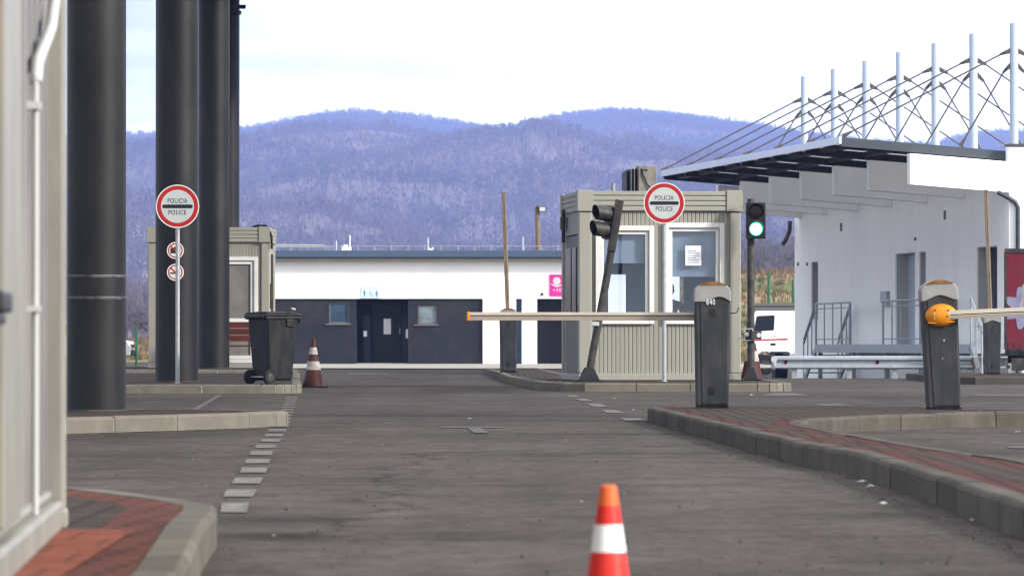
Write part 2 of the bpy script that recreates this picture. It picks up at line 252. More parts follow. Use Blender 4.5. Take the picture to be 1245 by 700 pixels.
# ------------------------------------------------------------------ mesh builder
class MB:
    def __init__(s): s.v = []; s.f = []; s.m = []
    def add(s, vs, fs, mi=0):
        o = len(s.v); s.v += [tuple(p) for p in vs]; s.f += [tuple(i+o for i in f) for f in fs]; s.m += [mi]*len(fs); return s
    def box(s, x0, x1, y0, y1, z0, z1, mi=0, T=None):
        vs = [Vector((x, y, z)) for z in (z0, z1) for y in (y0, y1) for x in (x0, x1)]
        if T is not None: vs = [T @ p for p in vs]
        return s.add(vs, [(0, 2, 3, 1), (4, 5, 7, 6), (0, 1, 5, 4), (2, 6, 7, 3), (0, 4, 6, 2), (1, 3, 7, 5)], mi)
    def prism_xz(s, poly, y0, y1, mi=0):     # poly CCW in (x, z) seen from -y
        n = len(poly)
        vs = [(x, y0, z) for x, z in poly] + [(x, y1, z) for x, z in poly]
        fs = [tuple(range(n)), tuple(range(2*n-1, n-1, -1))] + [(i, i+n, (i+1) % n+n, (i+1) % n) for i in range(n)]
        return s.add(vs, fs, mi)
    def prism_xy(s, poly, z0, z1, mi=0):
        n = len(poly)
        vs = [(x, y, z0) for x, y in poly] + [(x, y, z1) for x, y in poly]
        fs = [tuple(range(n-1, -1, -1)), tuple(range(n, 2*n))] + [(i, (i+1) % n, (i+1) % n+n, i+n) for i in range(n)]
        return s.add(vs, fs, mi)
    def cyl(s, p0, p1, r0, r1=None, n=16, mi=0, caps=True):
        r1 = r0 if r1 is None else r1
        p0, p1 = Vector(p0), Vector(p1); d = (p1-p0).normalized()
        a = d.orthogonal().normalized(); b = d.cross(a)
        vs = []
        for p, r in ((p0, r0), (p1, r1)):
            for i in range(n):
                t = 2*math.pi*i/n; vs.append(p+a*(math.cos(t)*r)+b*(math.sin(t)*r))
        fs = [(i, (i+1) % n, (i+1) % n+n, i+n) for i in range(n)]
        if caps: fs += [tuple(range(n-1, -1, -1)), tuple(range(n, 2*n))]
        return s.add(vs, fs, mi)
    def tube(s, pts, r, n=10, mi=0):
        pts = [Vector(p) for p in pts]; vs = []; a = None
        for k, p in enumerate(pts):
            d = (pts[min(k+1, len(pts)-1)]-pts[max(k-1, 0)]).normalized()
            a = d.orthogonal().normalized() if a is None else (a-d*a.dot(d)).normalized()
            b = d.cross(a); rr = r[k] if isinstance(r, (list, tuple)) else r
            vs += [p+a*(math.cos(2*math.pi*i/n)*rr)+b*(math.sin(2*math.pi*i/n)*rr) for i in range(n)]
        fs = []
        for k in range(len(pts)-1):
            fs += [(k*n+i, k*n+(i+1) % n, (k+1)*n+(i+1) % n, (k+1)*n+i) for i in range(n)]
        fs += [tuple(range(n-1, -1, -1)), tuple(range((len(pts)-1)*n, len(pts)*n))]
        return s.add(vs, fs, mi)
    def lathe(s, prof, n=24, mis=None, c=(0, 0, 0)):   # prof (r, z)
        vs = []; 
        for r, z in prof: vs += [(c[0]+math.cos(2*math.pi*i/n)*r, c[1]+math.sin(2*math.pi*i/n)*r, c[2]+z) for i in range(n)]
        for k in range(len(prof)-1):
            o = len(s.v)
            pass
        o = len(s.v); s.v += vs
        for k in range(len(prof)-1):
            for i in range(n):
                s.f.append((o+k*n+i, o+k*n+(i+1) % n, o+(k+1)*n+(i+1) % n, o+(k+1)*n+i)); s.m.append(mis[k] if mis else 0)
        s.f.append(tuple(o+i for i in range(n-1, -1, -1))); s.m.append(mis[0] if mis else 0)
        s.f.append(tuple(o+(len(prof)-1)*n+i for i in range(n))); s.m.append(mis[-1] if mis else 0)
        return s
    def ellipsoid(s, c, rx, ry, rz, nu=20, nv=12, mi=0):
        prof = []
        o = len(s.v)
        for j in range(1, nv):
            t = math.pi*j/nv
            for i in range(nu):
                u = 2*math.pi*i/nu; s.v.append((c[0]+rx*math.sin(t)*math.cos(u), c[1]+ry*math.sin(t)*math.sin(u), c[2]-rz*math.cos(t)))
        for j in range(nv-2):
            for i in range(nu):
                s.f.append((o+j*nu+i, o+j*nu+(i+1) % nu, o+(j+1)*nu+(i+1) % nu, o+(j+1)*nu+i)); s.m.append(mi)
        b = len(s.v); s.v += [(c[0], c[1], c[2]-rz), (c[0], c[1], c[2]+rz)]
        for i in range(nu):
            s.f.append((b, o+(i+1) % nu, o+i)); s.m.append(mi)
            q = o+(nv-2)*nu; s.f.append((b+1, q+i, q+(i+1) % nu)); s.m.append(mi)
        return s
    def disc_ring(s, r0, r1, y, n=48, mi=0, c=(0, 0)):   # annulus facing -y in the xz plane
        vs = []
        for r in (r0, r1): vs += [(c[0]+math.cos(2*math.pi*i/n)*r, y, c[1]+math.sin(2*math.pi*i/n)*r) for i in range(n)]
        if r0 <= 0: return s.add(vs[n:], [tuple(range(n))], mi)
        return s.add(vs, [(i, i+n, (i+1) % n+n, (i+1) % n) for i in range(n)], mi)
    def build(s, name, mats, parent=None, bevel=0.0, smooth=False, loc=None, rot=None, seg=2):
        me = bpy.data.meshes.new(name); me.from_pydata(s.v, [], s.f)
        for m in (mats if isinstance(mats, (list, tuple)) else [mats]): me.materials.append(m)
        if any(s.m): me.polygons.foreach_set('material_index', s.m)
        me.update()
        bm = bmesh.new(); bm.from_mesh(me); bmesh.ops.recalc_face_normals(bm, faces=[f for f in bm.faces]) if s.__dict__.get('fix', True) else None
        bm.to_mesh(me); bm.free()
        if smooth:
            me.polygons.foreach_set('use_smooth', [True]*len(me.polygons)); me.set_sharp_from_angle(angle=R(42))
        o = bpy.data.objects.new(name, me); C.objects.link(o)
        if parent is not None: o.parent = parent
        if loc is not None: o.location = loc
        if rot is not None: o.rotation_euler = rot
        if bevel:
            b = o.modifiers.new('bevel', 'BEVEL'); b.width = bevel; b.segments = seg; b.limit_method = 'ANGLE'; b.angle_limit = R(35)
            b.harden_normals = False
        return o
def tag(o, label, cat, group=None):
    o['label'] = label; o['category'] = cat
    if group: o['group'] = group
    o['kind'] = 'thing'
    return o
def thing(name, label, cat, loc=(0, 0, 0), rz=0.0, group=None):
    o = bpy.data.objects.new(name, None); C.objects.link(o); o.empty_display_size = .2
    o.location = loc; o.rotation_euler = (0, 0, rz)
    return tag(o, label, cat, group)
def struct(o, kind='structure'): o['kind'] = kind; return o
def P(x, y, D): return Vector(((x-CX)/FPX*D, D, HC+(HY-y)/FPX*D))     # photo pixel and distance -> world
def G(x, y, z=0.0):                                                       # photo pixel on a level plane
    D = FPX*(HC-z)/(y-HY); return ((x-CX)/FPX*D, D)
def text(name, body, width, height, mat, parent, loc, rot=(R(90), 0, 0), depth=.001, bold=0.0):
    cu = bpy.data.curves.new(name, 'FONT'); cu.body = body; cu.align_x = 'CENTER'; cu.align_y = 'CENTER'; cu.size = 1; cu.offset = bold; cu.extrude = .002
    cu.resolution_u = 3; cu.space_character = 1.12
    o = bpy.data.objects.new(name, cu); C.objects.link(o)
    dg = bpy.context.evaluated_depsgraph_get(); dg.update()
    me = bpy.data.meshes.new_from_object(o.evaluated_get(dg)); bpy.data.objects.remove(o)
    co = np.empty(len(me.vertices)*3); me.vertices.foreach_get('co', co); co = co.reshape(-1, 3)
    mn, mxx = co.min(0), co.max(0)
    co[:, 0] = (co[:, 0]-(mn[0]+mxx[0])/2)*width/(mxx[0]-mn[0]); co[:, 1] = (co[:, 1]-(mn[1]+mxx[1])/2)*height/(mxx[1]-mn[1]); co[:, 2] *= depth/.004
    me.vertices.foreach_set('co', co.ravel()); me.update(); me.materials.clear(); me.materials.append(mat)
    q = bpy.data.objects.new(name, me); C.objects.link(q); q.parent = parent; q.location = loc; q.rotation_euler = rot
    return q

# ------------------------------------------------------------------ ground, road, hills
def sstep(x, a, b):
    t = np.clip((np.asarray(x, float)-a)/(b-a), 0, 1); return t*t*(3-2*t)
def vnoise(x, y, seed):
    rs = np.random.RandomState(seed); tab = rs.rand(128, 128)
    xi = np.floor(x).astype(int); yi = np.floor(y).astype(int); fx = x-xi; fy = y-yi
    fx = fx*fx*(3-2*fx); fy = fy*fy*(3-2*fy)
    g = lambda a, b: tab[a % 128, b % 128]
    return (g(xi, yi)*(1-fx)+g(xi+1, yi)*fx)*(1-fy)+(g(xi, yi+1)*(1-fx)+g(xi+1, yi+1)*fx)*fy
def fbm(x, y, seed, oct=4):
    s = 0; a = 1; t = 0
    for k in range(oct): s = s+a*vnoise(x*2**k+17*k, y*2**k+5*k, seed+k); t += a; a *= .5
    return s/t
RX = np.array([-1500, 20, 155, 230, 300, 335, 370, 400, 430, 480, 510, 540, 575, 600, 640, 670, 700, 730, 760, 800, 830, 870, 900, 960, 1040, 1120, 1180, 1245, 1500, 2800], float)
RY = np.array([175, 170, 165, 162, 158, 152, 145, 139, 137, 139, 143, 148, 155, 158, 156, 150, 145, 141, 140, 143, 147, 153, 157, 166, 178, 184, 170, 167, 160, 175], float)+4
YR = 5000.0
def ridge(X):
    return HC+(HY-np.interp(X/YR*FPX+CX, RX, RY))/FPX*YR
def hz(X, Y):
    X = np.asarray(X, float); Y = np.asarray(Y, float)
    z = -.36*sstep(X, 4.2, 6.5)*sstep(Y, 96, 108)*(1-sstep(Y, 190, 230))
    z = z+(5.4*sstep(X, 3, 11)+.9*(1-sstep(X, 3, 11)))*sstep(Y, 215, 330)
    t = np.clip((Y-480)/(YR-480), 0, 1)
    rg = ridge(X)
    spur = ((fbm(X/330+3, Y/800+.5, 11)-.5)*190-22+(fbm(X/120+9, Y/300, 31)-.5)*34)*np.clip(t*2.2, 0, 1)*np.clip((1-t)*1.6, 0, 1)**1.3
    m = rg*t**1.25+spur
    over = np.clip((Y-YR)/900, 0, 1)
    return z+m*(1-.75*over*over)
def grid(xs, ys, zoff, name, mat, kind='structure', smooth=True):
    X, Y = np.meshgrid(xs, ys); Z = hz(X, Y)+zoff
    nx, ny = len(xs), len(ys)
    me = bpy.data.meshes.new(name)
    v = np.stack([X, Y, Z], -1).reshape(-1, 3)
    i = np.arange(nx*ny).reshape(ny, nx)
    f = np.stack([i[:-1, :-1], i[:-1, 1:], i[1:, 1:], i[1:, :-1]], -1).reshape(-1, 4)
    me.from_pydata(v.tolist(), [], f.tolist()); me.materials.append(mat)
    if smooth: me.polygons.foreach_set('use_smooth', [True]*len(me.polygons))
    o = bpy.data.objects.new(name, me); C.objects.link(o); o['kind'] = kind; return o
def soil():
    m = bpy.data.materials.new('soil_and_grass'); m.use_nodes = True; nt = m.node_tree; b = nt.nodes['Principled BSDF']
    pos = _n(nt, 'ShaderNodeNewGeometry').outputs['Position']
    sp = _n(nt, 'ShaderNodeSeparateXYZ'); nt.links.new(pos, sp.inputs[0])
    n = _n(nt, 'ShaderNodeTexNoise'); n.inputs['Scale'].default_value = .12; n.inputs['Detail'].default_value = 8; nt.links.new(pos, n.inputs['Vector'])
    r = _n(nt, 'ShaderNodeValToRGB'); e = r.color_ramp.elements
    e[0].position = .38; e[0].color = (.10, .12, .04, 1); e[1].position = .6; e[1].color = (.27, .19, .095, 1)
    nt.links.new(n.outputs['Fac'], r.inputs['Fac'])
    n2 = _n(nt, 'ShaderNodeTexNoise'); n2.inputs['Scale'].default_value = .012; n2.inputs['Detail'].default_value = 8; nt.links.new(pos, n2.inputs['Vector'])
    r2 = _n(nt, 'ShaderNodeValToRGB'); e = r2.color_ramp.elements
    e[0].position = .35; e[0].color = (.11, .09, .095, 1); e[1].position = .65; e[1].color = (.17, .135, .13, 1)
    nt.links.new(n2.outputs['Fac'], r2.inputs['Fac'])
    mr = _n(nt, 'ShaderNodeMapRange'); mr.inputs['From Min'].default_value = 360; mr.inputs['From Max'].default_value = 470; nt.links.new(sp.outputs['Y'], mr.inputs['Value'])
    mx = _n(nt, 'ShaderNodeMix'); mx.data_type = 'RGBA'; nt.links.new(mr.outputs['Result'], mx.inputs['Factor']); nt.links.new(r.outputs['Color'], mx.inputs['A']); nt.links.new(r2.outputs['Color'], mx.inputs['B'])
    nt.links.new(mx.outputs['Result'], b.inputs['Base Color']); b.inputs['Roughness'].default_value = .95; b.inputs['Specular IOR Level'].default_value = .1
    return m
M['soil'] = soil()
ys = np.concatenate([np.arange(-40, 190, 4.0), np.arange(190, 480, 6.0), np.arange(480, 1200, 24.0), np.arange(1200, 6300, 40.0)])
xs = np.concatenate([np.arange(-1900, -60, 20.0), np.arange(-60, -12, 6.0), np.arange(-12, 24, 1.5), np.arange(24, 60, 6.0), np.arange(60, 1901, 20.0)])
YROAD = 186
def terrain():
    X, Y = np.meshgrid(xs, ys); Z = hz(X, Y)
    Z = Z-.3*((np.abs(X) < 58) & (Y < YROAD-3))
    nx, ny = len(xs), len(ys); me = bpy.data.meshes.new('ground')
    i = np.arange(nx*ny).reshape(ny, nx)
    f = np.stack([i[:-1, :-1], i[:-1, 1:], i[1:, 1:], i[1:, :-1]], -1).reshape(-1, 4)
    me.from_pydata(np.stack([X, Y, Z], -1).reshape(-1, 3).tolist(), [], f.tolist()); me.materials.append(M['soil'])
    me.polygons.foreach_set('use_smooth', [True]*len(me.polygons))
    o = bpy.data.objects.new('hills', me); C.objects.link(o); o['kind'] = 'structure'
terrain()
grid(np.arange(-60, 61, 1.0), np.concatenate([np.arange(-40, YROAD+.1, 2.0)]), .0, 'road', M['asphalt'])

# haze between the border post and the hills
hb = MB(); hb.box(-2300, 2300, -60, 6500, -3, 420)
hzm = bpy.data.materials.new('haze_air'); hzm.use_nodes = True; nt = hzm.node_tree; nt.nodes.clear()
o_ = _n(nt, 'ShaderNodeOutputMaterial'); pv = _n(nt, 'ShaderNodeVolumePrincipled')
pv.inputs['Color'].default_value = (.29, .42, .90, 1); pv.inputs['Density'].default_value = .00017; pv.inputs['Anisotropy'].default_value = 0.0
nt.links.new(pv.outputs[0], o_.inputs['Volume'])
struct(hb.build('haze', hzm), 'stuff')

# bare winter forest on the hills, one mass
def forest(name, n, ymin, ymax, hmin, hmax, mats, blades, seed, wspread, pw=1.0, xr=None):
    rs = np.random.RandomState(seed)
    Y = ymin+(ymax-ymin)*rs.rand(n)**pw
    X = (rs.rand(n)*2-1)*(Y*.125+60)
    if xr is not None: X = xr(rs, n, Y)
    Z = hz(X, Y)-.3
    H = hmin+(hmax-hmin)*rs.rand(n)
    V = []; k = blades
    a = rs.rand(n, k)*2*np.pi; lean = (.1+.34*rs.rand(n, k))*wspread; lean[:, 0] *= .15
    hh = H[:, None]*(.55+.45*rs.rand(n, k)); hh[:, 0] = H
    b0 = np.stack([X[:, None]+0*a, Y[:, None]+0*a, Z[:, None]+hh*.12*rs.rand(n, k)], -1)
    tip = b0+np.stack([np.cos(a)*lean*hh, np.sin(a)*lean*hh, hh], -1)
    mid = b0*.45+tip*.55+np.stack([np.cos(a)*lean*hh*.25, np.sin(a)*lean*hh*.25, 0*a], -1)
    wv = rs.rand(n, k)*np.pi; ww = hh*(.018+.034*rs.rand(n, k))*wspread
    side = np.stack([np.cos(wv)*ww, np.sin(wv)*ww*.6, ww*.25*(rs.rand(n, k)-.5)], -1)
    pts = np.stack([b0-side*.25, b0+side*.25, mid+side, tip, mid-side], 2).reshape(-1, 3)
    nf = n*k; idx = np.arange(nf*5).reshape(-1, 5)
    me = bpy.data.meshes.new(name)
    me.vertices.add(len(pts)); me.vertices.foreach_set('co', pts.ravel())
    me.loops.add(nf*5); me.loops.foreach_set('vertex_index', idx.ravel())
    me.polygons.add(nf); me.polygons.foreach_set('loop_start', np.arange(nf)*5)
    mi = np.repeat(rs.randint(0, len(mats), n), k)
    for m in mats: me.materials.append(m)
    me.polygons.foreach_set('material_index', mi.astype(np.int32))
    me.update(calc_edges=True); me.validate()
    o = bpy.data.objects.new(name, me); C.objects.link(o); o['kind'] = 'stuff'; return o
def woods(name, n, ymin, ymax, hmin, hmax, mats, k, seed, pw=1.0, thin=1.0):
    """bare winter trees: a thin trunk and a loose rounded cloud of twig flakes each"""
    rs = np.random.RandomState(seed)
    Y = ymin+(ymax-ymin)*rs.rand(n)**pw; X = (rs.rand(n)*2-1)*(Y*.125+60)
    H = hmin+(hmax-hmin)*rs.rand(n)**1.6; H *= .75+.5*fbm(X/60, Y/60, 77)
    Z = hz(X, Y)-.3; wd = H*(.26+.14*rs.rand(n))
    d = rs.randn(n, k, 3); d /= np.linalg.norm(d, axis=2, keepdims=True); d *= rs.rand(n, k, 1)**.45
    ctr = np.stack([X[:, None]+d[..., 0]*wd[:, None], Y[:, None]+d[..., 1]*wd[:, None], Z[:, None]+H[:, None]*(.62+.36*d[..., 2])], -1)
    u = rs.randn(n, k, 3); u[..., 2] = np.abs(u[..., 2])*1.3+.4; u /= np.linalg.norm(u, axis=2, keepdims=True)
    w_ = np.cross(u, rs.randn(n, k, 3)); w_ /= np.linalg.norm(w_, axis=2, keepdims=True)
    a = H[:, None, None]*(.10+.12*rs.rand(n, k, 1)); b = H[:, None, None]*(.03+.055*rs.rand(n, k, 1))*thin
    q = np.stack([ctr-u*a*.6, ctr+w_*b, ctr+u*a, ctr-w_*b], 2)
    t0 = np.stack([X, Y, Z], -1)[:, None]; tw = (H*.022)[:, None, None]*np.array([1, .3, 0.]); up = (H*.8)[:, None, None]*np.array([0, 0, 1.])
    tr = np.stack([t0-tw, t0+tw, t0+up+tw*.3, t0+up-tw*.3], 2)
    pts = np.concatenate([q, tr], 1).reshape(-1, 3); nf = n*(k+1)
    me = bpy.data.meshes.new(name)
    me.vertices.add(len(pts)); me.vertices.foreach_set('co', pts.ravel())
    me.loops.add(nf*4); me.loops.foreach_set('vertex_index', np.arange(nf*4))
    me.polygons.add(nf); me.polygons.foreach_set('loop_start', np.arange(nf)*4)
    for m in mats: me.materials.append(m)
    sel = fbm(X/90+5, Y/160, 55)+.35*(rs.rand(n)-.5)
    mi = np.clip((sel-.3)/.4*len(mats), 0, len(mats)-1).astype(np.int32)
    me.polygons.foreach_set('material_index', np.repeat(mi, k+1))
    me.update(calc_edges=True)
    o = bpy.data.objects.new(name, me); C.objects.link(o); o['kind'] = 'stuff'; return o
fm = [pm('bare_wood_%s' % s, c, .95, var=.2, scale=.02, spec=.05, world=True) for s, c in (('mauve', (0.143, 0.122, 0.150)), ('brown', (0.163, 0.129, 0.129)), ('grey', (0.116, 0.109, 0.129)))]
for m_ in fm:
    nt = m_.node_tree; _b = nt.nodes['Principled BSDF']; _t = nt.nodes.new('ShaderNodeBsdfTranslucent'); _m = nt.nodes.new('ShaderNodeMixShader'); _m.inputs['Fac'].default_value = .5
    nt.links.new(_b.inputs['Base Color'].links[0].from_socket, _t.inputs['Color'])
    nt.links.new(_b.outputs[0], _m.inputs[1]); nt.links.new(_t.outputs[0], _m.inputs[2]); nt.links.new(_m.outputs[0], nt.nodes['Material Output'].inputs['Surface'])
woods('bare_forest', 105000, 950, 5300, 4.0, 10, fm, 11, 3, .72, .75)
woods('winter_scrub', 6500, 385, 1000, 1.6, 5.5, fm, 80, 5, 1.0, .28)
gm = [pm('dry_grass_%s' % s, c, .95, var=.2, scale=.5, spec=.05) for s, c in (('straw', (.30, .205, .11)), ('ochre', (.22, .145, .075)), ('olive', (.12, .115, .045)))]
def gxr(rs, n, Y):
    s = rs.rand(n) < .7
    return np.where(s, 8+rs.rand(n)*18, -26+rs.rand(n)*16)
forest('dry_grass', 12000, 205, 345, .2, .75, gm, 9, 9, 1.1, 1.0, gxr)

# ------------------------------------------------------------------ kerbed islands
def resample(poly, L):
    out = []
    for i in range(len(poly)):
        a = Vector(poly[i]); b = Vector(poly[(i+1) % len(poly)]); n = max(1, round((b-a).length/L))
        for k in range(n): out.append(a+(b-a)*((k+(rnd.uniform(-.16, .16) if k else 0))/n))
    return out
def inset(poly, d):
    n = len(poly); res = []
    for i in range(n):
        a, p, b = Vector(poly[i-1]), Vector(poly[i]), Vector(poly[(i+1) % n])
        d1 = (p-a).normalized(); d2 = (b-p).normalized()
        n1 = Vector((-d1.y, d1.x)); n2 = Vector((-d2.y, d2.x)); m = (n1+n2)
        m = m.normalized() if m.length > 1e-6 else n1
        c = max(.35, m.dot(n1)); res.append(p+m*(d/c))
    return res
def arc(cx, cy, r, a0, a1, n=6): return [(cx+r*math.cos(R(a0+(a1-a0)*i/n)), cy+r*math.sin(R(a0+(a1-a0)*i/n))) for i in range(n+1)]
def island(outline, h, kmat, L=.8, kw=.12, z0=0.0, band=.22, inner='pave_grey', bandmat='pave_red', joints=True):
    poly = resample(outline, L); n = len(poly)
    pi = inset(poly, kw)
    k = MB(); mo = MB()
    for i in range(n):
        a, b, ai, bi = poly[i], poly[(i+1) % n], pi[i], pi[(i+1) % n]
        ln = max((b-a).length, 1e-4); g = .006/ln
        A, B, AI, BI = a.lerp(b, g), b.lerp(a, g), ai.lerp(bi, g), bi.lerp(ai, g)
        jz = rnd.uniform(-.003, .003); jl = rnd.uniform(-.003, .006)
        def sec(o, q):
            o = o+(q-o).normalized()*max(jl, 0)
            d = q-o; e = d*(.02/max(d.length, 1e-6)); zz = jz
            return [(o.x, o.y, z0-.06), (o.x, o.y, z0+h-.022+zz), (o.x+e.x*.4, o.y+e.y*.4, z0+h-.007+zz), (o.x+e.x, o.y+e.y, z0+h+zz), (q.x, q.y, z0+h+zz), (q.x, q.y, z0-.06)]
        s1, s2 = sec(A, AI), sec(B, BI)
        k.add(s1+s2, [(j, (j+1) % 6, (j+1) % 6+6, j+6) for j in range(6)]+[(5, 4, 3, 2, 1, 0), (6, 7, 8, 9, 10, 11)])
        # mortar core just inside the joints
        da = (ai-a); ea = da*(.009/max(da.length, 1e-6)); db = (bi-b); eb = db*(.009/max(db.length, 1e-6))
        c1 = [(a.x+ea.x, a.y+ea.y), (b.x+eb.x, b.y+eb.y), (bi.x-eb.x, bi.y-eb.y), (ai.x-ea.x, ai.y-ea.y)]
        mo.add([(x, y, z0-.05) for x, y in c1]+[(x, y, z0+h-.018) for x, y in c1], [(4, 5, 6, 7), (0, 1, 5, 4), (2, 3, 7, 6)])
    z = z0+h-.004
    p = MB(); r1 = pi; r2 = inset(poly, kw+band)
    p.add([(q.x, q.y, z) for q in r1]+[(q.x, q.y, z) for q in r2], [(i, (i+1) % n, (i+1) % n+n, i+n) for i in range(n)], 1)
    pav = p
    ob = pav.build('pavement', [M[inner], M[bandmat]])
    bm = bmesh.new(); bm.from_mesh(ob.data)
    vs = [bm.verts.new((q.x, q.y, z)) for q in r2]; f = bm.faces.new(vs); f.material_index = 0; f.normal_update()
    bmesh.ops.triangulate(bm, faces=[f])
    for q in bm.faces:
        if q.normal.z < 0: q.normal_flip()
    bm.to_mesh(ob.data); bm.free()
    struct(ob)
    k.build('kerb', M[kmat], ob); mo.build('mortar', M['mortar'] if joints else M['kerb_grey'], ob)
    return ob
island([(-12, 34.2), (-3.26, 36.1), (-2.54, 37.5), (-2.05, 38.6)]+arc(-2.15, 39.6, .36, -40, 80, 5)+[(-3.0, 41.0), (-12, 41.2)], .12, 'kerb', .95, band=.3)
island([(-14, 66), (-3.35, 66)]+arc(-3.33, 66.5, .5, -70, 0, 5)+[(-3.0, 70), (-4.0, 93), (-4.7, 108), (-14, 108)], .12, 'kerb', .85, band=.01)
island([(-13.5, 93), (-4.75, 93)]+arc(-4.8, 93.4, .4, -70, 0, 4)+[(-4.78, 106.5), (-13.5, 106.5)], .065, 'kerb', .8, z0=.118, band=.01)
island([(1.25, 42.6), (1.15, 41.9), (1.35, 34), (1.56, 26.5), (1.70, 24.8), (1.72, 20), (1.71, 16.5), (1.70, 8), (2.6, 8), (2.5, 16), (2.38, 22.9), (2.19, 25.6), (2.03, 30), (1.96, 33.2), (2.12, 35.2), (2.6, 36.9), (3.3, 38.3), (3.85, 39.25)]+arc(3.9, 39.9, .42, -50, 90, 6)+[(3.5, 42.4), (1.6, 43)], .12, 'kerb_grey', .85, kw=.105, band=.135, joints=False)
island([(1.0, 68.4), (3.4, 68.4)]+arc(3.4, 68.9, .5, -70, 0, 5)+[(3.92, 76), (3.5, 79), (1.1, 82), (.6, 112), (-.65, 112), (-.35, 100), (-.1, 85), (.28, 74), (.5, 70), (.72, 68.7)], .12, 'kerb', .8, band=.01, joints=False)
island([(7.6, 81), (20, 81), (20, 92), (7.5, 92), (7.3, 91.5), (7.3, 81.5)], .125, 'kerb_grey', .9, band=.01, joints=False)
island([(-.62, 6), (-.77, 11.5), (-.90, 14.4), (-.95, 15.9), (-.985, 16.45), (-1.10, 16.95), (-1.27, 17.5), (-1.5, 18.2), (-1.85, 18.8), (-4, 19.1), (-4, 6)], .12, 'kerb_mid', .85, kw=.11, band=.19, bandmat='pave_warm')
br = MB(); br.add([(-1.35, 6.2, .1205), (-.945, 6.2, .1205), (-1.085, 14.2, .1205), (-1.6, 14.2, .1205)], [(0, 1, 2, 3)]); struct(br.build('pavement_strip', M['pave_bright']))
ap = MB(); ap.add([(-10, 134, .03), (.5, 128, .03), (8, 134, .03), (8, 165, .03), (-10, 165, .03)], [(0, 1, 2, 3, 4)]); struct(ap.build('concrete_apron', M['concrete']))

# painted markings
mk = MB()
def quad(p, mi=0, z=.005): mk.add([(x, y, z) for x, y in p], [(0, 1, 2, 3)], mi)
dash = [(624, 611.5, 267, 297, 271, 302), (605, 596, 271, 303, 277, 308), (592, 583, 281, 312, 287, 318), (579, 568.5, 290, 321, 297, 325), (562, 556, 299, 326, 300, 327), (551.5, 548, 303, 329, 306, 331)]
y = 22.0
dd = []
for k in range(24):
    Dn = 19.05+1.98*k; Df = Dn+(1.05 if k % 5 else 1.15)
    if Dn > 62: break
    def xr(D):
        py = HY+FPX*HC/D
        xl = np.interp(py, [478, 492, 516, 534, 550, 574, 600, 618], [349, 345, 331, 319, 304.5, 292, 272.5, 268]); xrr = np.interp(py, [478, 492, 516, 534, 550, 574, 600, 618], [363, 359, 352, 342, 331, 324, 310, 300])
        return (xl-CX)/FPX*D, (xrr-CX)/FPX*D
    a, b = xr(Dn); c, d = xr(Df)
    quad([(a, Dn), (b, Dn), (d, Df), (c, Df)])
quad([G(233, 498), G(241, 498), G(271, 480), G(265, 480)], 1)
for (x0, y0, x1, y1, x2, y2, x3, y3) in [(760, 511.5, 786, 511.5, 776, 508.6, 755, 508.6), (738, 502, 759, 502, 748, 498.6, 731, 498.6), (722, 494.5, 739, 494.5, 730, 491, 713, 491), (707, 487.6, 722, 487.6, 712, 484.8, 700, 484.8), (693, 482.5, 706, 482.5, 698, 480.5, 687, 480.5)]:
    quad([G(x0, y0), G(x1, y1), G(x2, y2), G(x3, y3)])
quad([G(536, 520.2), G(614, 520.2), G(614, 518.8), G(536, 518.8)], 1); quad([G(576, 526.5), G(594, 526.5), G(584, 520.4), G(568, 520.4)], 1)
quad([G(925, 481), G(985, 481), G(965, 478), G(940, 478)], 1); quad([G(1000, 493), G(1040, 493), G(1020, 491.2), G(990, 491.2)], 1); quad([G(1180, 481), G(1245, 481), G(1245, 479.6), G(1190, 479.6)], 1)
quad([G(420, 455), G(470, 455), G(470, 453.6), G(425, 453.6)], 1)
quad([G(1225, 545), G(1275, 546), G(1275, 543.5), G(1228, 543)], 1)
struct(mk.build('road_marking', [M['line'], M['line_faint']]))

# ------------------------------------------------------------------ warehouse with masts and cables (right)
RW = R(8.8)
wh = thing('warehouse', 'white warehouse with overhanging roof, cable masts and loading doors', 'building', (10.3, 103, 0), RW)
ZB = -.45
def zr(x): return 4.67-.076*x            # roof top, x is local (minus = towards the lanes)
LEN = 21.0
ops = [(.69, 2.44, 1.07, 2.73), (7.06, 7.69, .66, 2.73), (8.08, 10.0, .66, 2.73), (18.27, 19.03, 1.32, 2.69)]
wl = MB(); t0 = .0
for (a, b, z0, z1) in ops:
    wl.box(0, .36, t0, a, ZB, 4.42)
    wl.box(0, .36, a, b, ZB, z0); wl.box(0, .36, a, b, z1, 4.42); t0 = b
wl.box(0, .36, t0, LEN, ZB, 4.42)
wl.box(.36, 8, LEN-.3, LEN, ZB, 4.3); 
ew = wl.build('wall', M['white_wall'], wh)
e2 = MB(); e2.box(.003, 9, -.28, -.003, ZB, 4.78); e2.build('end_wall', M['white_wall'], wh, bevel=.01)
cp = MB(); cp.box(-.02, 9, -.32, .02, 4.782, 4.83); cp.build('coping', M['fascia_dark'], wh)
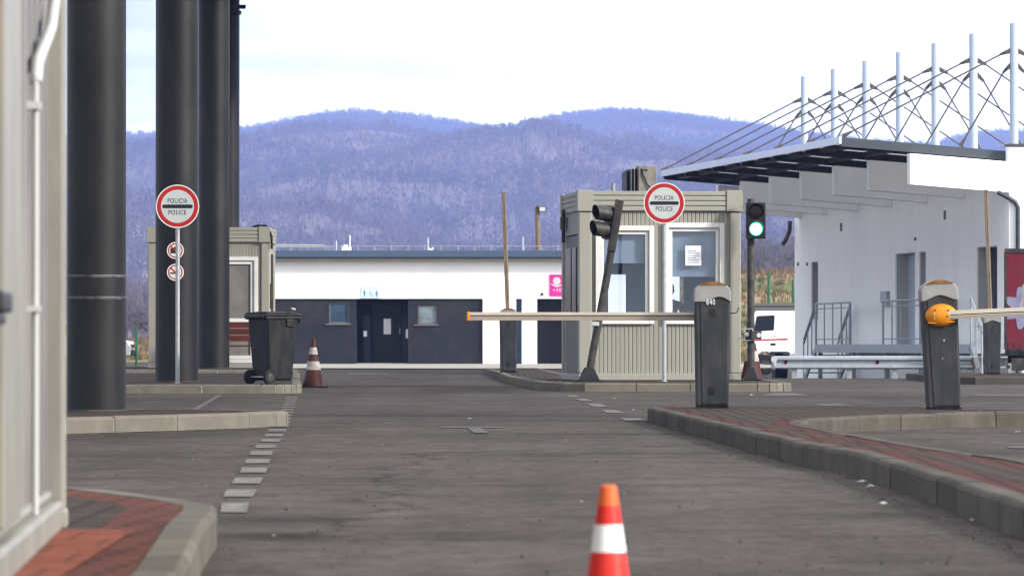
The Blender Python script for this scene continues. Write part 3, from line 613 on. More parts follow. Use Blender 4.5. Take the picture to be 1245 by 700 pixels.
for (a, b, z0, z1) in ops:
    jm = MB(); jm.box(.03, .34, b-.02, b-.002, z0+.002, z1-.002); jm.box(.03, .34, a+.002, a+.02, z0+.002, z1-.002); jm.box(.03, .34, a+.02, b-.02, z1-.02, z1-.002)
    if z0 > .8:
        f = jm.build('window', M['jamb'], wh)
        g = MB(); g.box(.27, .30, a+.02, b-.02, z0, z1-.02); g.build('pane', M['winglass'], f)
        s = MB(); s.box(-.03, .27, a-.02, b+.02, z0-.04, z0-.002); s.build('sill', M['jamb'], f)
    else:
        f = jm.build('door', M['jamb'], wh)
        g = MB(); g.box(.30, .34, a+.02, b-.02, z0, z1-.02); g.box(.26, .30, a+.02, a+.02+(b-a)*.32, z0, z1-.02, 1); g.build('door_leaf', [M['sky_metal'], M['dark_wall']], f)
rf = MB(); W1, TH = -3.55, .17
v = []
for x in (W1, 8.5):
    for t in ((-.15, 0, 0)[0] if x > 9 else .0, 20.2 if x < 0 else 21.2):
        for z in (zr(x)-TH, zr(x)): v.append((x, t, z))
def slab(mb, x0, x1, t0, t1, top, th, mi=0):
    mb.add([(x, t, top(x)+dz) for x in (x0, x1) for t in (t0, t1) for dz in (-th, 0)], [(0, 1, 3, 2), (4, 6, 7, 5), (0, 4, 5, 1), (2, 3, 7, 6), (0, 2, 6, 4), (1, 5, 7, 3)], mi)
slab(rf, W1+.05, .36, .03, 20.15, zr, .05, 0); slab(rf, .36, 8.5, .03, 21.2, lambda x: zr(.36)-.01*x, .2, 1)
roof = rf.build('roof', [M['panel'], M['fascia_dark']], wh)
fd = MB(); slab(fd, W1+.05, .0, -.02, .03, lambda x: zr(x)+.02, .19); fd.build('fascia', M['fascia_dark'], roof); fd = MB(); slab(fd, W1+.05, .36, 20.15, 20.2, lambda x: zr(x)+.02, .19); fd.build('fascia', M['fascia_dark'], roof)
ed = MB(); slab(ed, W1, W1+.05, -.02, 20.2, lambda x: zr(x)+.03, .15); ed.build('edge_flashing', M['edge_metal'], roof)
pu = MB()
for k in range(0, 7):
    t = 3.45*k+.05 if k else .06
    if t > 20.2: t = 20.0
    slab(pu, W1+.06, .0, t, t+.10, lambda x: zr(x)-.052, .14)
for k in range(6): slab(pu, W1+.06, .0, 3.45*k+1.75, 3.45*k+1.80, lambda x: zr(x)-.052, .07)
for x in (-3.2, -2.25, -1.15): slab(pu, x, x+.10, .2, 20.1, lambda x: zr(x)-.054, .10)
pu.build('purlin', M['purlin'], roof)
for k in range(7):
    t = 3.45*k+ (.0 if k else -.285)
    if k == 6: t = 20.2
    th = .28
    fb = MB(); fb.add([(-2.11, t, 3.97), (-2.11, t, 4.62), (-.002, t, 4.46), (-.002, t, 3.81), (-2.11, t+th, 3.97), (-2.11, t+th, 4.62), (-.002, t+th, 4.46), (-.002, t+th, 3.81)],
        [(0, 1, 2, 3), (7, 6, 5, 4), (0, 4, 5, 1), (1, 5, 6, 2), (3, 2, 6, 7), (0, 3, 7, 4)])
    fb.build('beam', M['white_wall'], wh, bevel=.01)
# masts with brackets and cables
for k in range(7):
    t = 3.45*k+.05; x0 = .2
    m = MB(); m.cyl((x0, t, 4.4), (x0, t, 7.36), .092, n=20)
    if k % 2 == 0: m.cyl((x0, t, 7.36), (x0, t, 7.75), .008, n=5)
    mo = m.build('mast', M['sky_metal'], wh, smooth=True)
    for sg in (-1, 1):
        for (zb, xa, za) in ((6.78, (-3.45 if sg < 0 else 3.6), None), (6.47, (-.95 if sg < 0 else 1.45), None)):
            xa_ = xa; za_ = zr(xa_)+.05 if xa_ < .36 else zr(.36)+.02
            p0 = Vector((x0+sg*.09, t, zb)); p1 = Vector((xa_, t, za_)); d = (p1-p0).normalized()
            e = p0+Vector((sg*.05, 0, .0)); q = e+d*.16; n_ = Vector((-d.z, 0, d.x))
            b = MB(); th = .035
            poly = [p0+Vector((0, 0, .06)), p0-Vector((0, 0, .05)), q-n_*.025, q+n_*.025]
            b.add([v_-Vector((0, th, 0)) for v_ in poly]+[v_+Vector((0, th, 0)) for v_ in poly], [(0, 1, 2, 3), (7, 6, 5, 4)]+[(i, (i+1) % 4, (i+1) % 4+4, i+4) for i in range(4)])
            b.build('bracket', M['cable'], mo)
            c = MB(); c.cyl(q, p1, .017, n=8)
            sh = q+(p1-q)*(1-.22/max((p1-q).length, .3)); c.cyl(sh, p1, .02, .055, n=6)
            c.build('cable', M['cable'], mo)
dp = MB(); dp.tube([(-.25, -.33, 3.82), (-.1, -.35, 3.75), (.12, -.35, 3.62), (.18, -.35, 3.5), (.18, -.35, ZB)], .05); dp.build('downpipe', M['fascia_dark'], wh, smooth=True)
dp = MB(); dp.tube([(-.1, 21.05, 3.75), (-.12, 21.05, 3.5), (-.2, 21.05, 3.3), (-.3, 21.05, 3.15)], .055); dp.build('spout', M['steel_dark'], wh, smooth=True)
for (px_, y0, y1, ww) in [(1023, 271, 281, .12), (1149, 256, 267, .10), (1113, 288.5, 292.5, .12), (970.5, 319, 323, .12), (981.5, 319, 323, .12)]:
    s = (px_-CX)/FPX; t = (10.3-s*103)/(.988*s+.153); D = 103+.988*t
    vt = MB(); vt.box(-.012, .02, t-ww*.8, t+ww*.8, HC+(HY-y1)/FPX*D, HC+(HY-y0)/FPX*D)
    vt.build('wall_vent', M['steel_dark'], wh)
ic = MB(); ic.box(-.06, -.003, 10.7, 11.3, 1.62, 1.88); ic.box(-.08, -.003, 10.55, 10.72, 1.52, 1.88); ic.build('meter_box', M['galv_blue'], wh)
rr = MB()
for i in range(5): rr.cyl((.5+.3*i, .4, 4.6), (.5+.3*i, .4, 5.0), .012, n=6)
rr.tube([(-.1, .4, 4.78), (.5, .4, 4.98), (1.9, .4, 4.98)], .012, 6); rr.build('roof_rail', M['galv'], roof)

# loading platform along the facade
pf = thing('loading_platform', 'galvanised steel loading platform with railings and stairs before white wall', 'platform', (10.3, 103, 0), RW)
pl = MB(); XO, XI = -1.0, -.04
pl.box(XO, XI, -1.0, 13.9, .60, .65); pl.build('deck', M['galv_blue'], pf)
ba = MB(); ba.box(XO-.03, XO-.002, -1.0, 13.9, .47, .66); ba.box(XO+.002, XI, 13.9, 13.95, .47, .66); ba.box(XO+.002, XI, -1.05, -1.0, .47, .66); ba.build('edge_beam', M['galv_blue'], pf)
for t in (13.75, 10.2, 6.9, 3.4, .2, -.9):
    for x in (XO+.02, XI-.15):
        l = MB(); l.box(x, x+.09, t-.05, t+.05, hz(9, 108)-.05, .60); l.build('leg', M['galv'], pf)
def railing(t0, t1, x, nb):
    r = MB()
    for z in (1.62, 1.50, .78): r.cyl((x, t0, z), (x, t1, z), .022 if z > 1.55 else .014, n=8)
    for i in range(nb):
        t = t0+(t1-t0)*i/(nb-1); r.cyl((x, t, .62), (x, t, 1.62), .026 if i in (0, nb-1) else .017, n=8)
    r.build('railing', M['galv_blue'], pf, smooth=True)
railing(13.9, 10.3, XO, 5); railing(6.95, 2.6, XO, 6); railing(2.6, 1.2, XO, 3)
def stair(t_top, sgn):
    st = MB(); n = 4; run = 1.35; z0 = -.33; 
    for x in (XO, XI-.12):
        T0, T1 = t_top, t_top+sgn*run
        st.add([(x-.02, T0, .62), (x-.02, T0, .44), (x-.02, T1, z0), (x-.02, T1, z0+.18), (x+.02, T0, .62), (x+.02, T0, .44), (x+.02, T1, z0), (x+.02, T1, z0+.18)], [(0, 1, 2, 3), (7, 6, 5, 4), (0, 4, 5, 1), (1, 5, 6, 2), (2, 6, 7, 3), (3, 7, 4, 0)])
    for i in range(1, n+1):
        t = t_top+sgn*run*i/(n+.6); z = .62-(.95)*i/(n+.6); st.box(XO+.03, XI-.15, t-.12, t+.12, z-.03, z)
    so = st.build('stair', M['galv_blue'], pf)
    hr = MB()
    for x in (XO, XI-.12):
        for dz in (1.0, .9): hr.cyl((x, t_top, .62+dz), (x, t_top+sgn*run, z0+.2+dz-.1), .02, n=8)
        for q in (.33, .66, 1.0): hr.cyl((x, t_top+sgn*run*q, .55-.87*q), (x, t_top+sgn*run*q, 1.60-.87*q), .017, n=8)
        hr.cyl((x, t_top, .62), (x, t_top, 1.62), .024, n=8)
    hr.build('handrail', M['galv_blue'], so, smooth=True)
stair(13.95, 1); stair(-1.05, -1)

# ------------------------------------------------------------------ toilet block (far centre)
tb = thing('toilet_block', 'low white and anthracite toilet block with flat roof across the lane end', 'building', (0, 162, 0))
def TX(px): return (px-CX)/FPX*162
def TZ(py): return HC+(HY-py)/FPX*162
zs = TZ(363); zt = TZ(318)
u = MB(); u.box(-9.6, 5.5, 0, .35, zs, zt); u.box(TX(587), TX(627.5), 0, .6, 0, zs-.002); u.box(TX(634.5), TX(653), 0, .6, 0, zs-.002); u.box(2.4, 5.5, 0, .6, 0, zs-.002); u.box(5.2, 5.5, .6, 7, 0, zt); u.box(-9.6, -9.3, .35, 7, 0, zt); u.box(-9.3, 5.2, 6.7, 7, 0, zt)
u.build('upper_wall', M['white_wall'], tb)
d = MB()
def hole_wall(x0, x1, wx0, wx1, wz0, wz1, y0, y1, top):
    d.box(x0, wx0, y0, y1, 0, top); d.box(wx1, x1, y0, y1, 0, top); d.box(wx0, wx1, y0, y1, 0, wz0); d.box(wx0, wx1, y0, y1, wz1, top)
top = zs-.002
hole_wall(-9.3, TX(433), TX(400), TX(425), TZ(393), TZ(367), .08, .35, top)
hole_wall(TX(496), TX(586.8), TX(508), TX(532), TZ(394), TZ(370), .08, .35, top)
d.box(TX(433)-.12, TX(433), .35, 1.5, 0, top); d.box(TX(496), TX(496)+.12, .35, 1.5, 0, top); d.box(TX(433), TX(496), 1.5, 1.7, 0, top)
d.build('lower_wall', M['dark_wall'], tb)
rec = MB(); rec.box(TX(653), 2.4, .8, 1.0, 0, zs); rec.build('recess_wall', M['dark_door'], tb)
sl = MB(); sl.box(TX(627.5), TX(634.5), .2, .25, 0, zs); sl.build('slot_window', M['bluewin'], tb)
for (a, b, z0, z1, mt) in ((400, 425, 393, 367, 'bluewin'), (508, 532, 394, 370, 'palewin')):
    f = MB(); f.box(TX(a), TX(a)+.05, .15, .2, TZ(z0), TZ(z1)); f.box(TX(b)-.05, TX(b), .15, .2, TZ(z0), TZ(z1)); f.box(TX(a)+.05, TX(b)-.05, .15, .2, TZ(z1)-.05, TZ(z1)); f.box(TX(a)+.05, TX(b)-.05, .15, .2, TZ(z0), TZ(z0)+.05)
    fo = f.build('window', M['roof_grey'], tb)
    g = MB(); g.box(TX(a)+.05, TX(b)-.05, .17, .18, TZ(z0)+.05, TZ(z1)-.05); g.build('pane', M[mt], fo)
    s = MB(); s.box(TX(a)-.12, TX(b)+.04, .02, .2, TZ(z0)-.05, TZ(z0)-.002); s.build('sill', M['roof_grey'], fo)
dr = MB(); dr.box(TX(450), TX(487), 1.42, 1.495, .04, 2.05); do = dr.build('door', M['dark_door'], tb, bevel=.01)
q = MB(); q.box(TX(465), TX(474), 1.405, 1.415, TZ(406), TZ(387)); q.build('notice', M['paper'], do)
q = MB(); q.cyl((TX(485), 1.36, 1.0), (TX(485)+.001, 1.36, 1.2), .02, n=8); q.build('handle', M['galv'], do)
for (a, b, nx0, nx1, ny0, ny1) in ((440.5, 449.5, 439.6, 445, 409, 402), (487.6, 495.8, 492.5, 495.6, 411, 400)):
    dr = MB(); dr.box(TX(a), TX(b), 1.1, 1.15, .04, 1.62); do = dr.build('side_door', M['navy_door'], tb)
    q = MB(); q.box(TX(max(nx0, a+.2)), TX(nx1), 1.085, 1.095, TZ(ny0), TZ(ny1)); q.build('notice', M['paper'], do)
q = MB(); q.box(TX(433), TX(496), .4, 1.4, 0, .05); q.build('doorstep', M['concrete'], tb)
r_ = MB(); r_.box(-9.9, 5.8, -.5, 7.3, TZ(313), TZ(304.5)); ro = r_.build('roof', M['roof_blue'], tb, bevel=.02)
r_ = MB(); r_.box(-9.8, 5.7, -.42, 7.2, zt+.002, TZ(313)-.002); r_.build('soffit', M['roof_grey'], ro)
lr = MB(); zrl = TZ(299.5); lr.cyl((-9.6, -.3, zrl), (5.6, -.3, zrl), .012, n=6)
for i in range(28): lr.cyl((-9.4+.545*i, -.3, TZ(304.5)-.01), (-9.4+.545*i, -.3, zrl+.04), .018, n=6)
lr.cyl((-9.6, 0, TZ(297.5)), (TX(394), 0, TZ(298.5)), .035, n=6); lr.cyl((-9.6, -.1, TZ(300)), (TX(405), -.1, TZ(301)), .02, n=6)
lr.build('roof_rail', M['galv'], ro)
an = MB(); an.box(TX(414), TX(426), .6, .9, TZ(305), TZ(299.5)); an.box(TX(417), TX(422), .6, .9, TZ(299.5), TZ(297)); an.cyl((TX(424.5), .75, TZ(305)), (TX(424.5), .75, TZ(285)), .016, n=6); an.cyl((TX(408), .75, TZ(305)), (TX(408), .75, TZ(292)), .012, n=6); an.build('roof_vent', M['white_paint'], ro)
an = MB(); an.cyl((TX(520), .75, TZ(305)), (TX(520), .75, TZ(288)), .012, n=6); an.tube([(TX(520), .75, TZ(301)), (TX(522.5), .75, TZ(303)), (TX(525), .75, TZ(302.5)), (TX(526.5), .75, TZ(300.5))], .03, 6); an.cyl((TX(636), .75, TZ(305)), (TX(636), .75, TZ(287)), .01, n=6); an.build('antenna', M['white_paint'], ro)
sp = MB(); sp.cyl((TX(659), -.05, TZ(357.5)), (TX(659), 0, TZ(357.5)), .05, n=12); sp.build('wall_lamp', M['steel_dark'], tb)

# toilet sign
ts = tag(MB().box(TX(439), TX(462), -.03, -.003, TZ(362.5), TZ(349)).build('toilet_sign', M['sign_rim'], None, loc=(0, 162, 0)), 'pale sign with man, wheelchair and woman pictograms above the dark doorway', 'sign')
blue = pm('pictogram_blue', (.10, .22, .36), .5); pale = pm('pale_blue_panel', (.50, .64, .76), .5)
pc = MB(); z1, z0 = TZ(350.6), TZ(362)
for i in range(3):
    a = TX(439.6+7.4*i); pc = MB(); pc.box(a, a+.185, -.034, -.031, z0, z1-.03); pc.build('panel', pale, ts)
pc = MB()
def person_icon(cx, skirt):
    c = TX(cx); zc = (z0+z1)/2-.01
    pc.disc_ring(0, .022, -.038, 12, 0, (c, zc+.085))
    w_ = .04 if not skirt else .022
    pc.add([(c-w_, -.038, zc+.055), (c+w_, -.038, zc+.055), (c+(.022 if not skirt else .05), -.038, zc-.04), (c-(.022 if not skirt else .05), -.038, zc-.04)], [(3, 2, 1, 0)])
    for s in (-.013, .013): pc.add([(c+s-.009, -.038, zc-.11), (c+s+.009, -.038, zc-.11), (c+s+.009, -.038, zc-.041), (c+s-.009, -.038, zc-.041)], [(0, 1, 2, 3)])
person_icon(443.2, False); pc.build('pictogram', blue, ts); pc = MB(); person_icon(458, True); pc.build('pictogram', blue, ts); pc = MB()
c = TX(450.6); zc = (z0+z1)/2-.01
pc.disc_ring(.04, .055, -.038, 20, 0, (c+.01, zc-.05)); pc.disc_ring(0, .02, -.038, 12, 0, (c-.02, zc+.09))
pc.add([(c-.03, -.039, zc+.06), (c-.008, -.039, zc+.06), (c, -.039, zc-.01), (c-.022, -.039, zc-.01)], [(3, 2, 1, 0)]); pc.add([(c-.01, -.039, zc), (c+.05, -.039, zc), (c+.05, -.039, zc-.018), (c-.01, -.039, zc-.018)], [(3, 2, 1, 0)]); pc.add([(c+.04, -.039, zc-.019), (c+.055, -.039, zc-.019), (c+.075, -.039, zc-.09), (c+.06, -.039, zc-.09)], [(3, 2, 1, 0)])
pc.build('pictogram', blue, ts)
# magenta sign
pk = tag(MB().box(0, .56, -.04, -.003, 0, .71).build('shop_sign', M['pink'], None, loc=(TX(668), 162, TZ(360))), 'square magenta sign with white globe mark on the white wall', 'sign')
g = MB(); g.disc_ring(0, .125, -.043, 28, 0, (.24, .50))
g.add([(.04+.42*i/10, -.0435, .42-.16*math.sin(math.pi*i/10)*.6-.02) for i in range(11)]+[(.46-.42*i/10, -.0435, .42-.16*math.sin(math.pi*(1-i/10))*.6+.035*math.sin(math.pi*i/10)) for i in range(11)], [tuple(range(22))])
g.build('emblem', M['sign_rim'], pk)
g = MB()
for zz in (.45, .50, .55): g.add([(.15, -.0445, zz), (.33, -.0445, zz), (.33, -.0445, zz+.015), (.15, -.0445, zz+.015)], [(0, 1, 2, 3)])
g.build('emblem_line', pm('pale_pink', (.7, .4, .6), .5), pk)
text('lettering', '+383', .36, .11, M['sign_rim'], pk, (.29, -.042, .2))

# floodlight pole behind the toilet block
b0 = P(655, 419, 176)
fl = thing('floodlight_pole', 'brown pole with a floodlight behind the toilet block', 'lamp post', (b0.x, 176, 0))
m = MB(); m.cyl((0.06, 0, 0), (-.05, 0, 5.55), .12, .085, n=12); m.box(-.1, .02, -.1, .1, 5.45, 5.62); m.build('pole', M['conc_pole'], fl, smooth=True)
m = MB(); m.box(.0, .26, -.22, -.06, 5.38, 5.58); m.box(-.1, .1, -.1, .0, 5.5, 5.54); h = m.build('floodlight', M['steel_dark'], fl)
m = MB(); m.box(.03, .23, -.232, -.222, 5.41, 5.55); m.build('lens', M['lamp'], h)

# ------------------------------------------------------------------ guard booths
BW, BD, BH = 2.457, 2.4, 2.85
def corr(mb, x0, x1, z0, z1, y, pitch=.062, dep=.007):
    n = max(1, round((x1-x0)/pitch)); p = (x1-x0)/n; xs_ = []
    for i in range(n):
        a = x0+i*p; xs_ += [(a, y), (a+p*.62, y), (a+p*.72, y+dep), (a+p*.9, y+dep)]
    xs_.append((x1, y)); k = len(xs_)
    mb.add([(x, yy, z0) for x, yy in xs_]+[(x, yy, z1) for x, yy in xs_], [(i, i+1, i+1+k, i+k) for i in range(k-1)])
def frame(mb, x0, x1, z0, z1, y0, y1, t, mi=0):
    mb.box(x0, x0+t, y0, y1, z0, z1, mi); mb.box(x1-t, x1, y0, y1, z0, z1, mi); mb.box(x0+t, x1-t, y0, y1, z1-t, z1, mi); mb.box(x0+t, x1-t, y0, y1, z0, z0+t, mi)
def booth(label, loc, rz, windows, doors):
    b = thing('guard_booth', label, 'booth', loc, rz)
    m = MB(); m.box(0, BW, -.005, BD, 0, .10); m.build('plinth', M['beige_post'], b, bevel=.006)
    pw = .20
    for (x0, x1, y0, y1) in ((0, pw, 0, .16), (BW-.17, BW, 0, .16), (0, pw, BD-.16, BD), (BW-.17, BW, BD-.16, BD)):
        m = MB(); m.box(x0, x1, y0, y1, .10, 2.53); m.build('corner_post', M['beige_post'], b, bevel=.02)
    # fascia: corner blocks and grooved bars
    f = MB(); Z0, Z1 = 2.532, BH
    for (x0, x1) in ((-.02, pw+.02), (BW-.22, BW+.02)):
        f.box(x0, x1, -.03, .2, Z0, Z1); f.box(x0, x1, BD-.2, BD+.03, Z0, Z1)
    for i in range(4):
        a = Z0+.01+i*.077
        f.box(pw+.02, BW-.22, -.012, .03, a, a+.062); f.box(-.003, .04, .2, BD-.2, a, a+.062); f.box(BW-.04, BW+.003, .2, BD-.2, a, a+.062)
    fo = f.build('fascia', M['beige_post'], b, bevel=.007)
    f = MB(); f.box(pw+.02, BW-.22, .004, .2, Z0+.002, Z1-.02); f.box(.01, .2, .2, BD-.2, Z0+.002, Z1-.02); f.box(BW-.2, BW-.01, .2, BD-.2, Z0+.002, Z1-.02); f.build('fascia_backing', M['beige'], fo)
    m = MB(); m.box(.02, BW-.02, .02, BD-.02, BH-.06, BH-.025); m.box(.2, BW-.2, .2, BD-.2, 2.50, 2.53); m.build('roof', M['roof_grey'], b)
    w_ = MB(); y = .04
    opn = sorted(windows+doors)
    x = pw
    for (a, c, z0, z1) in opn:
        corr(w_, x, a, .10, 2.53, y); 
        if z0 > .12: corr(w_, a, c, .10, z0, y)
        corr(w_, a, c, z1, 2.53, y); x = c
    corr(w_, x, BW-.17, .10, 2.53, y)
    wo = w_.build('front_wall', M['beige'], b)
    for (a, c, z0, z1) in windows:
        f = MB(); frame(f, a, c, z0, z1, -.015, .12, .075); fr = f.build('window', M['white_frame'], b, bevel=.006)
        f = MB(); frame(f, a+.08, c-.08, z0+.08, z1-.08, .02, .10, .05); f.build('sash', M['white_frame'], fr, bevel=.005)
        f = MB(); f.box(a+.12, c-.12, .055, .062, z0+.12, z1-.12); f.build('pane', M['glass'], fr)
        f = MB(); f.box(a+.1, c-.1, .13, .135, z0+(z1-z0)*(.62 if a < 1 else .47), z1-.08); f.build('blind', M['blind'], fr)
    for (a, c, z0, z1) in doors:
        f = MB(); frame(f, a, c, z0, z1, -.012, .1, .075); fr = f.build('door', M['white_frame'], b, bevel=.006)
        f = MB(); frame(f, a+.08, c-.08, z0+.08, z1-.08, .02, .08, .07); f.box(a+.15, c-.15, .04, .06, .9, 1.0); f.build('sash', M['white_frame'], fr, bevel=.005)
        f = MB(); f.box(a+.15, c-.15, .05, .06, z0+.14, z1-.14); f.build('panel', M['container'], fr)
    # side walls, door on the left side, back wall with windows
    s = MB(); s.box(BW-.06, BW-.03, .16, BD-.16, .10, 2.53)
    s.box(.03, .06, .16, .30, .10, 2.53); s.box(.03, .06, 2.0, BD-.16, .10, 2.53); s.box(.03, .06, .30, 2.0, 2.2, 2.53)
    s.box(pw, BW-.17, BD-.05, BD-.02, .10, .95); s.box(pw, BW-.17, BD-.05, BD-.02, 1.62, 2.53)
    s.box(pw, .72, BD-.05, BD-.02, .95, 1.62); s.box(1.0, 1.66, BD-.05, BD-.02, .95, 1.62); s.box(1.90, BW-.17, BD-.05, BD-.02, .95, 1.62)
    s.build('side_wall', M['beige'], b)
    s = MB(); s.box(BW-.075, BW-.062, .16, BD-.16, .12, 2.5); s.box(.062, .075, .16, .30, .12, 2.5); s.box(.062, .075, 2.0, BD-.16, .12, 2.5)
    s.box(pw, BW-.17, BD-.065, BD-.052, .12, .95); s.box(pw, BW-.17, BD-.065, BD-.052, 1.62, 2.5); s.box(pw, .72, BD-.065, BD-.052, .95, 1.62); s.box(1.0, 1.66, BD-.065, BD-.052, .95, 1.62); s.box(1.90, BW-.17, BD-.065, BD-.052, .95, 1.62)
    s.box(.08, BW-.08, .1, BD-.07, .102, .11)
    s.build('interior_lining', M['interior'], b)
    s = MB(); s.box(.02, .055, .32, 1.98, .10, 2.18); sd_ = s.build('side_door', M['beige_dark'], b, bevel=.005)
    s = MB(); frame(s, 0, 1, 0, 1, 0, .1, .1); s = MB()
    s.box(.005, .018, .45, 1.0, 1.0, 2.0); s.box(.005, .018, 1.15, 1.85, 1.0, 2.0); s.build('side_pane', M['winglass'], sd_)
    s = MB(); s.box(.0, .018, .36, .42, .95, 1.15); s.build('handle', M['black'], sd_)
    s = MB(); s.box(-.06, -.003, BD-.5, BD-.3, 2.3, 2.5); s.cyl((-.03, BD-.55, 2.1), (-.03, BD-.55, 2.6), .03, n=8); s.build('side_lamp', M['steel_dark'], b)
    s = MB(); s.box(.3, BW-.3, .35, .85, .88, .92); s.box(.32, .36, .37, .83, .11, .88); s.box(BW-.36, BW-.32, .37, .83, .11, .88); s.build('counter', M['desk'], b)
    return b
RB = R(5.6)
b1 = booth('beige police booth with two white windows and an air conditioner on its roof', (1.0, 74, .12), RB, [(.255, 1.14, .84, 2.315), (1.29, 2.205, .84, 2.36)], [])
b2 = booth('beige booth with white door behind the black columns and red bench', (-7.35, 99.6, .183), 0, [], [(1.32, 2.22, .10, 2.24)])
pm_ = MB(); pm_.tube([(2.1, .1, BH-.02), (2.2, .12, BH+.02), (2.38, .1, BH+.015), (2.45, .0, BH-.06), (2.5, -.02, BH-.2), (2.5, 0, BH-.45)], .025, 8); pm_.build('cable', M['black'], b2, smooth=True)
pm_ = MB(); pm_.box(2.46, 2.52, .1, .3, 1.2, 1.7); pm_.box(2.46, 2.50, .5, .6, .3, 2.3); pm_.build('wall_fitting', M['steel_dark'], b2)
n_ = MB(); n_.box(1.62, 1.86, .045, .05, 1.72, 2.02); no = tag(n_.build('notice', M['paper'], None, loc=(1.0, 74, .12), rot=(0, 0, RB)), 'white printed notice stuck inside the right booth window', 'notice')
n_ = MB()
for i in range(6): n_.box(1.65, 1.83-.05*(i % 3 == 2), .0435, .0445, 1.76+.035*i, 1.774+.035*i)
n_.build('print', M['papertext'], no)
# air conditioner on booth roof
ac = thing('air_conditioner', 'weathered grey air conditioner unit on the police booth roof', 'air conditioner', (1.0, 74, .12+BH-.023), RB)
ax = .79
m = MB(); m.box(ax+.15, ax+.43, .3, .62, 0, .40); m.build('casing', pm('weathered_casing', (.27, .255, .22), .6, var=.2, dirt=(.1, .09, .075), dirt_amt=.7, dirt_scale=6), ac, bevel=.012)
m = MB(); m.box(ax+.04, ax+.148, .45, 1.1, 0, .36); m.box(ax+.0, ax+.04, .55, 1.15, .0, .33); m.build('fan_grille', M['black'], ac, bevel=.015)
m = MB(); m.box(ax+.05, ax+.06, .42, .45, .02, .36); m.box(ax+.10, ax+.112, .42, .45, .02, .37); m.build('grille_bar', M['galv'], ac)
m = MB(); m.tube([(ax+.2, .29, .36), (ax+.21, .285, .27), (ax+.25, .28, .2), (ax+.28, .28, .12), (ax+.36, .27, .03), (ax+.45, .25, .01)], .01, 6); m.build('cable', M['black'], ac)
m = MB(); m.box(ax+.19, ax+.29, .292, .298, .32, .35); m.build('label_plate', M['steel_dark'], ac)
m = MB(); m.cyl((.56, .3, 0), (.56, .3, .12), .03, n=10); m.cyl((.56, .3, .12), (.56, .3, .135), .034, n=10)
tag(m.build('roof_stub', M['beige_post'], None, loc=(1.0, 74, .12+BH-.023), rot=(0, 0, RB), smooth=True), 'short pale pipe stub on the police booth roof edge', 'pipe')

# person inside the booth
def skin_body(name, V, E, rad, mats, loc, rz):
    me = bpy.data.meshes.new(name); me.from_pydata(V, E, []); me.materials.append(mats)
    o = bpy.data.objects.new(name, me); C.objects.link(o)
    s = o.modifiers.new('skin', 'SKIN'); s.use_smooth_shade = True
    for i, r in enumerate(rad): me.skin_vertices[0].data[i].radius = (r, r*(.8 if i < 5 else 1)); me.skin_vertices[0].data[i].use_root = (i == 0)
    ss = o.modifiers.new('sub', 'SUBSURF'); ss.levels = 1; ss.render_levels = 2
    o.location = loc; o.rotation_euler = (0, 0, rz); return o
V = [(0, 0, .56), (0, 0, .72), (0, -.01, .90), (0, -.02, 1.02), (0, -.03, 1.11), (0, -.045, 1.17), (0, -.05, 1.25), (0, -.045, 1.32)]
E = [(i, i+1) for i in range(7)]; rad = [.155, .15, .165, .13, .06, .062, .088, .075]
def limb(start, pts, rs):
    p = start
    for q, r in zip(pts, rs): V.append(q); rad.append(r); E.append((p, len(V)-1)); p = len(V)-1
    return p
for s in (-1, 1):
    h = limb(3, [(s*.19, -.02, 1.02), (s*.23, -.10, .86), (s*.22, -.22, .80), (s*.16, -.40, .815)], [.065, .052, .042, .028])
    pa = limb(h, [(s*.15, -.46, .82)], [.032])
    for j, (dx, ln) in enumerate(((-.03, .055), (-.01, .07), (.01, .068), (.03, .05))):
        limb(pa, [(s*.15+dx, -.46-.045, .822), (s*.15+dx*1.1, -.46-.045-ln, .812)], [.0095, .0075])
    limb(h, [(s*.12, -.445, .83), (s*.10, -.475, .825)], [.011, .009])
    limb(0, [(s*.10, -.1, .56), (s*.11, -.42, .55), (s*.11, -.44, .30), (s*.11, -.43, .06), (s*.11, -.55, .03)], [.09, .065, .055, .04, .035])
rot_p = Matrix.Rotation(RB, 4, 'Z'); base = Vector((1.0, 74, .12))
pp = base+rot_p @ Vector((1.50, 1.12, .11))
per = tag(skin_body('person', V, E, rad, M['cloth'], pp, RB), 'dark clothed person seated at the counter inside the police booth', 'person')
hd = MB(); hd.ellipsoid((0, -.055, 1.25), .078, .095, .112, 20, 14); hd.ellipsoid((0, -.153, 1.235), .014, .02, .022, 8, 6)
hd.ellipsoid((-.078, -.05, 1.24), .012, .02, .032, 8, 6); hd.ellipsoid((.078, -.05, 1.24), .012, .02, .032, 8, 6); hd.ellipsoid((-.03, -.14, 1.26), .014, .01, .009, 8, 6, 1); hd.ellipsoid((.03, -.14, 1.26), .014, .01, .009, 8, 6, 1); hd.ellipsoid((0, -.142, 1.185), .026, .012, .007, 8, 6, 2)
hd.build('face', [M['skin'], M['hair'], M['red']], per, smooth=True)
hd = MB(); hd.ellipsoid((0, -.035, 1.285), .088, .098, .09, 20, 12); hd.build('hair', M['hair'], per, smooth=True)
st = thing('stool', 'round stool under the seated person in the police booth', 'stool', pp)
m = MB(); m.lathe([(.16, .38), (.17, .40), (.17, .43), (.15, .44)], 20); m.build('seat', M['black'], st, smooth=True)
for i in range(4):
    a = R(45+90*i); m = MB(); m.cyl((.08*math.cos(a), .08*math.sin(a), .39), (.18*math.cos(a), .18*math.sin(a), 0), .014, n=8); m.build('leg', M['galv'], st)

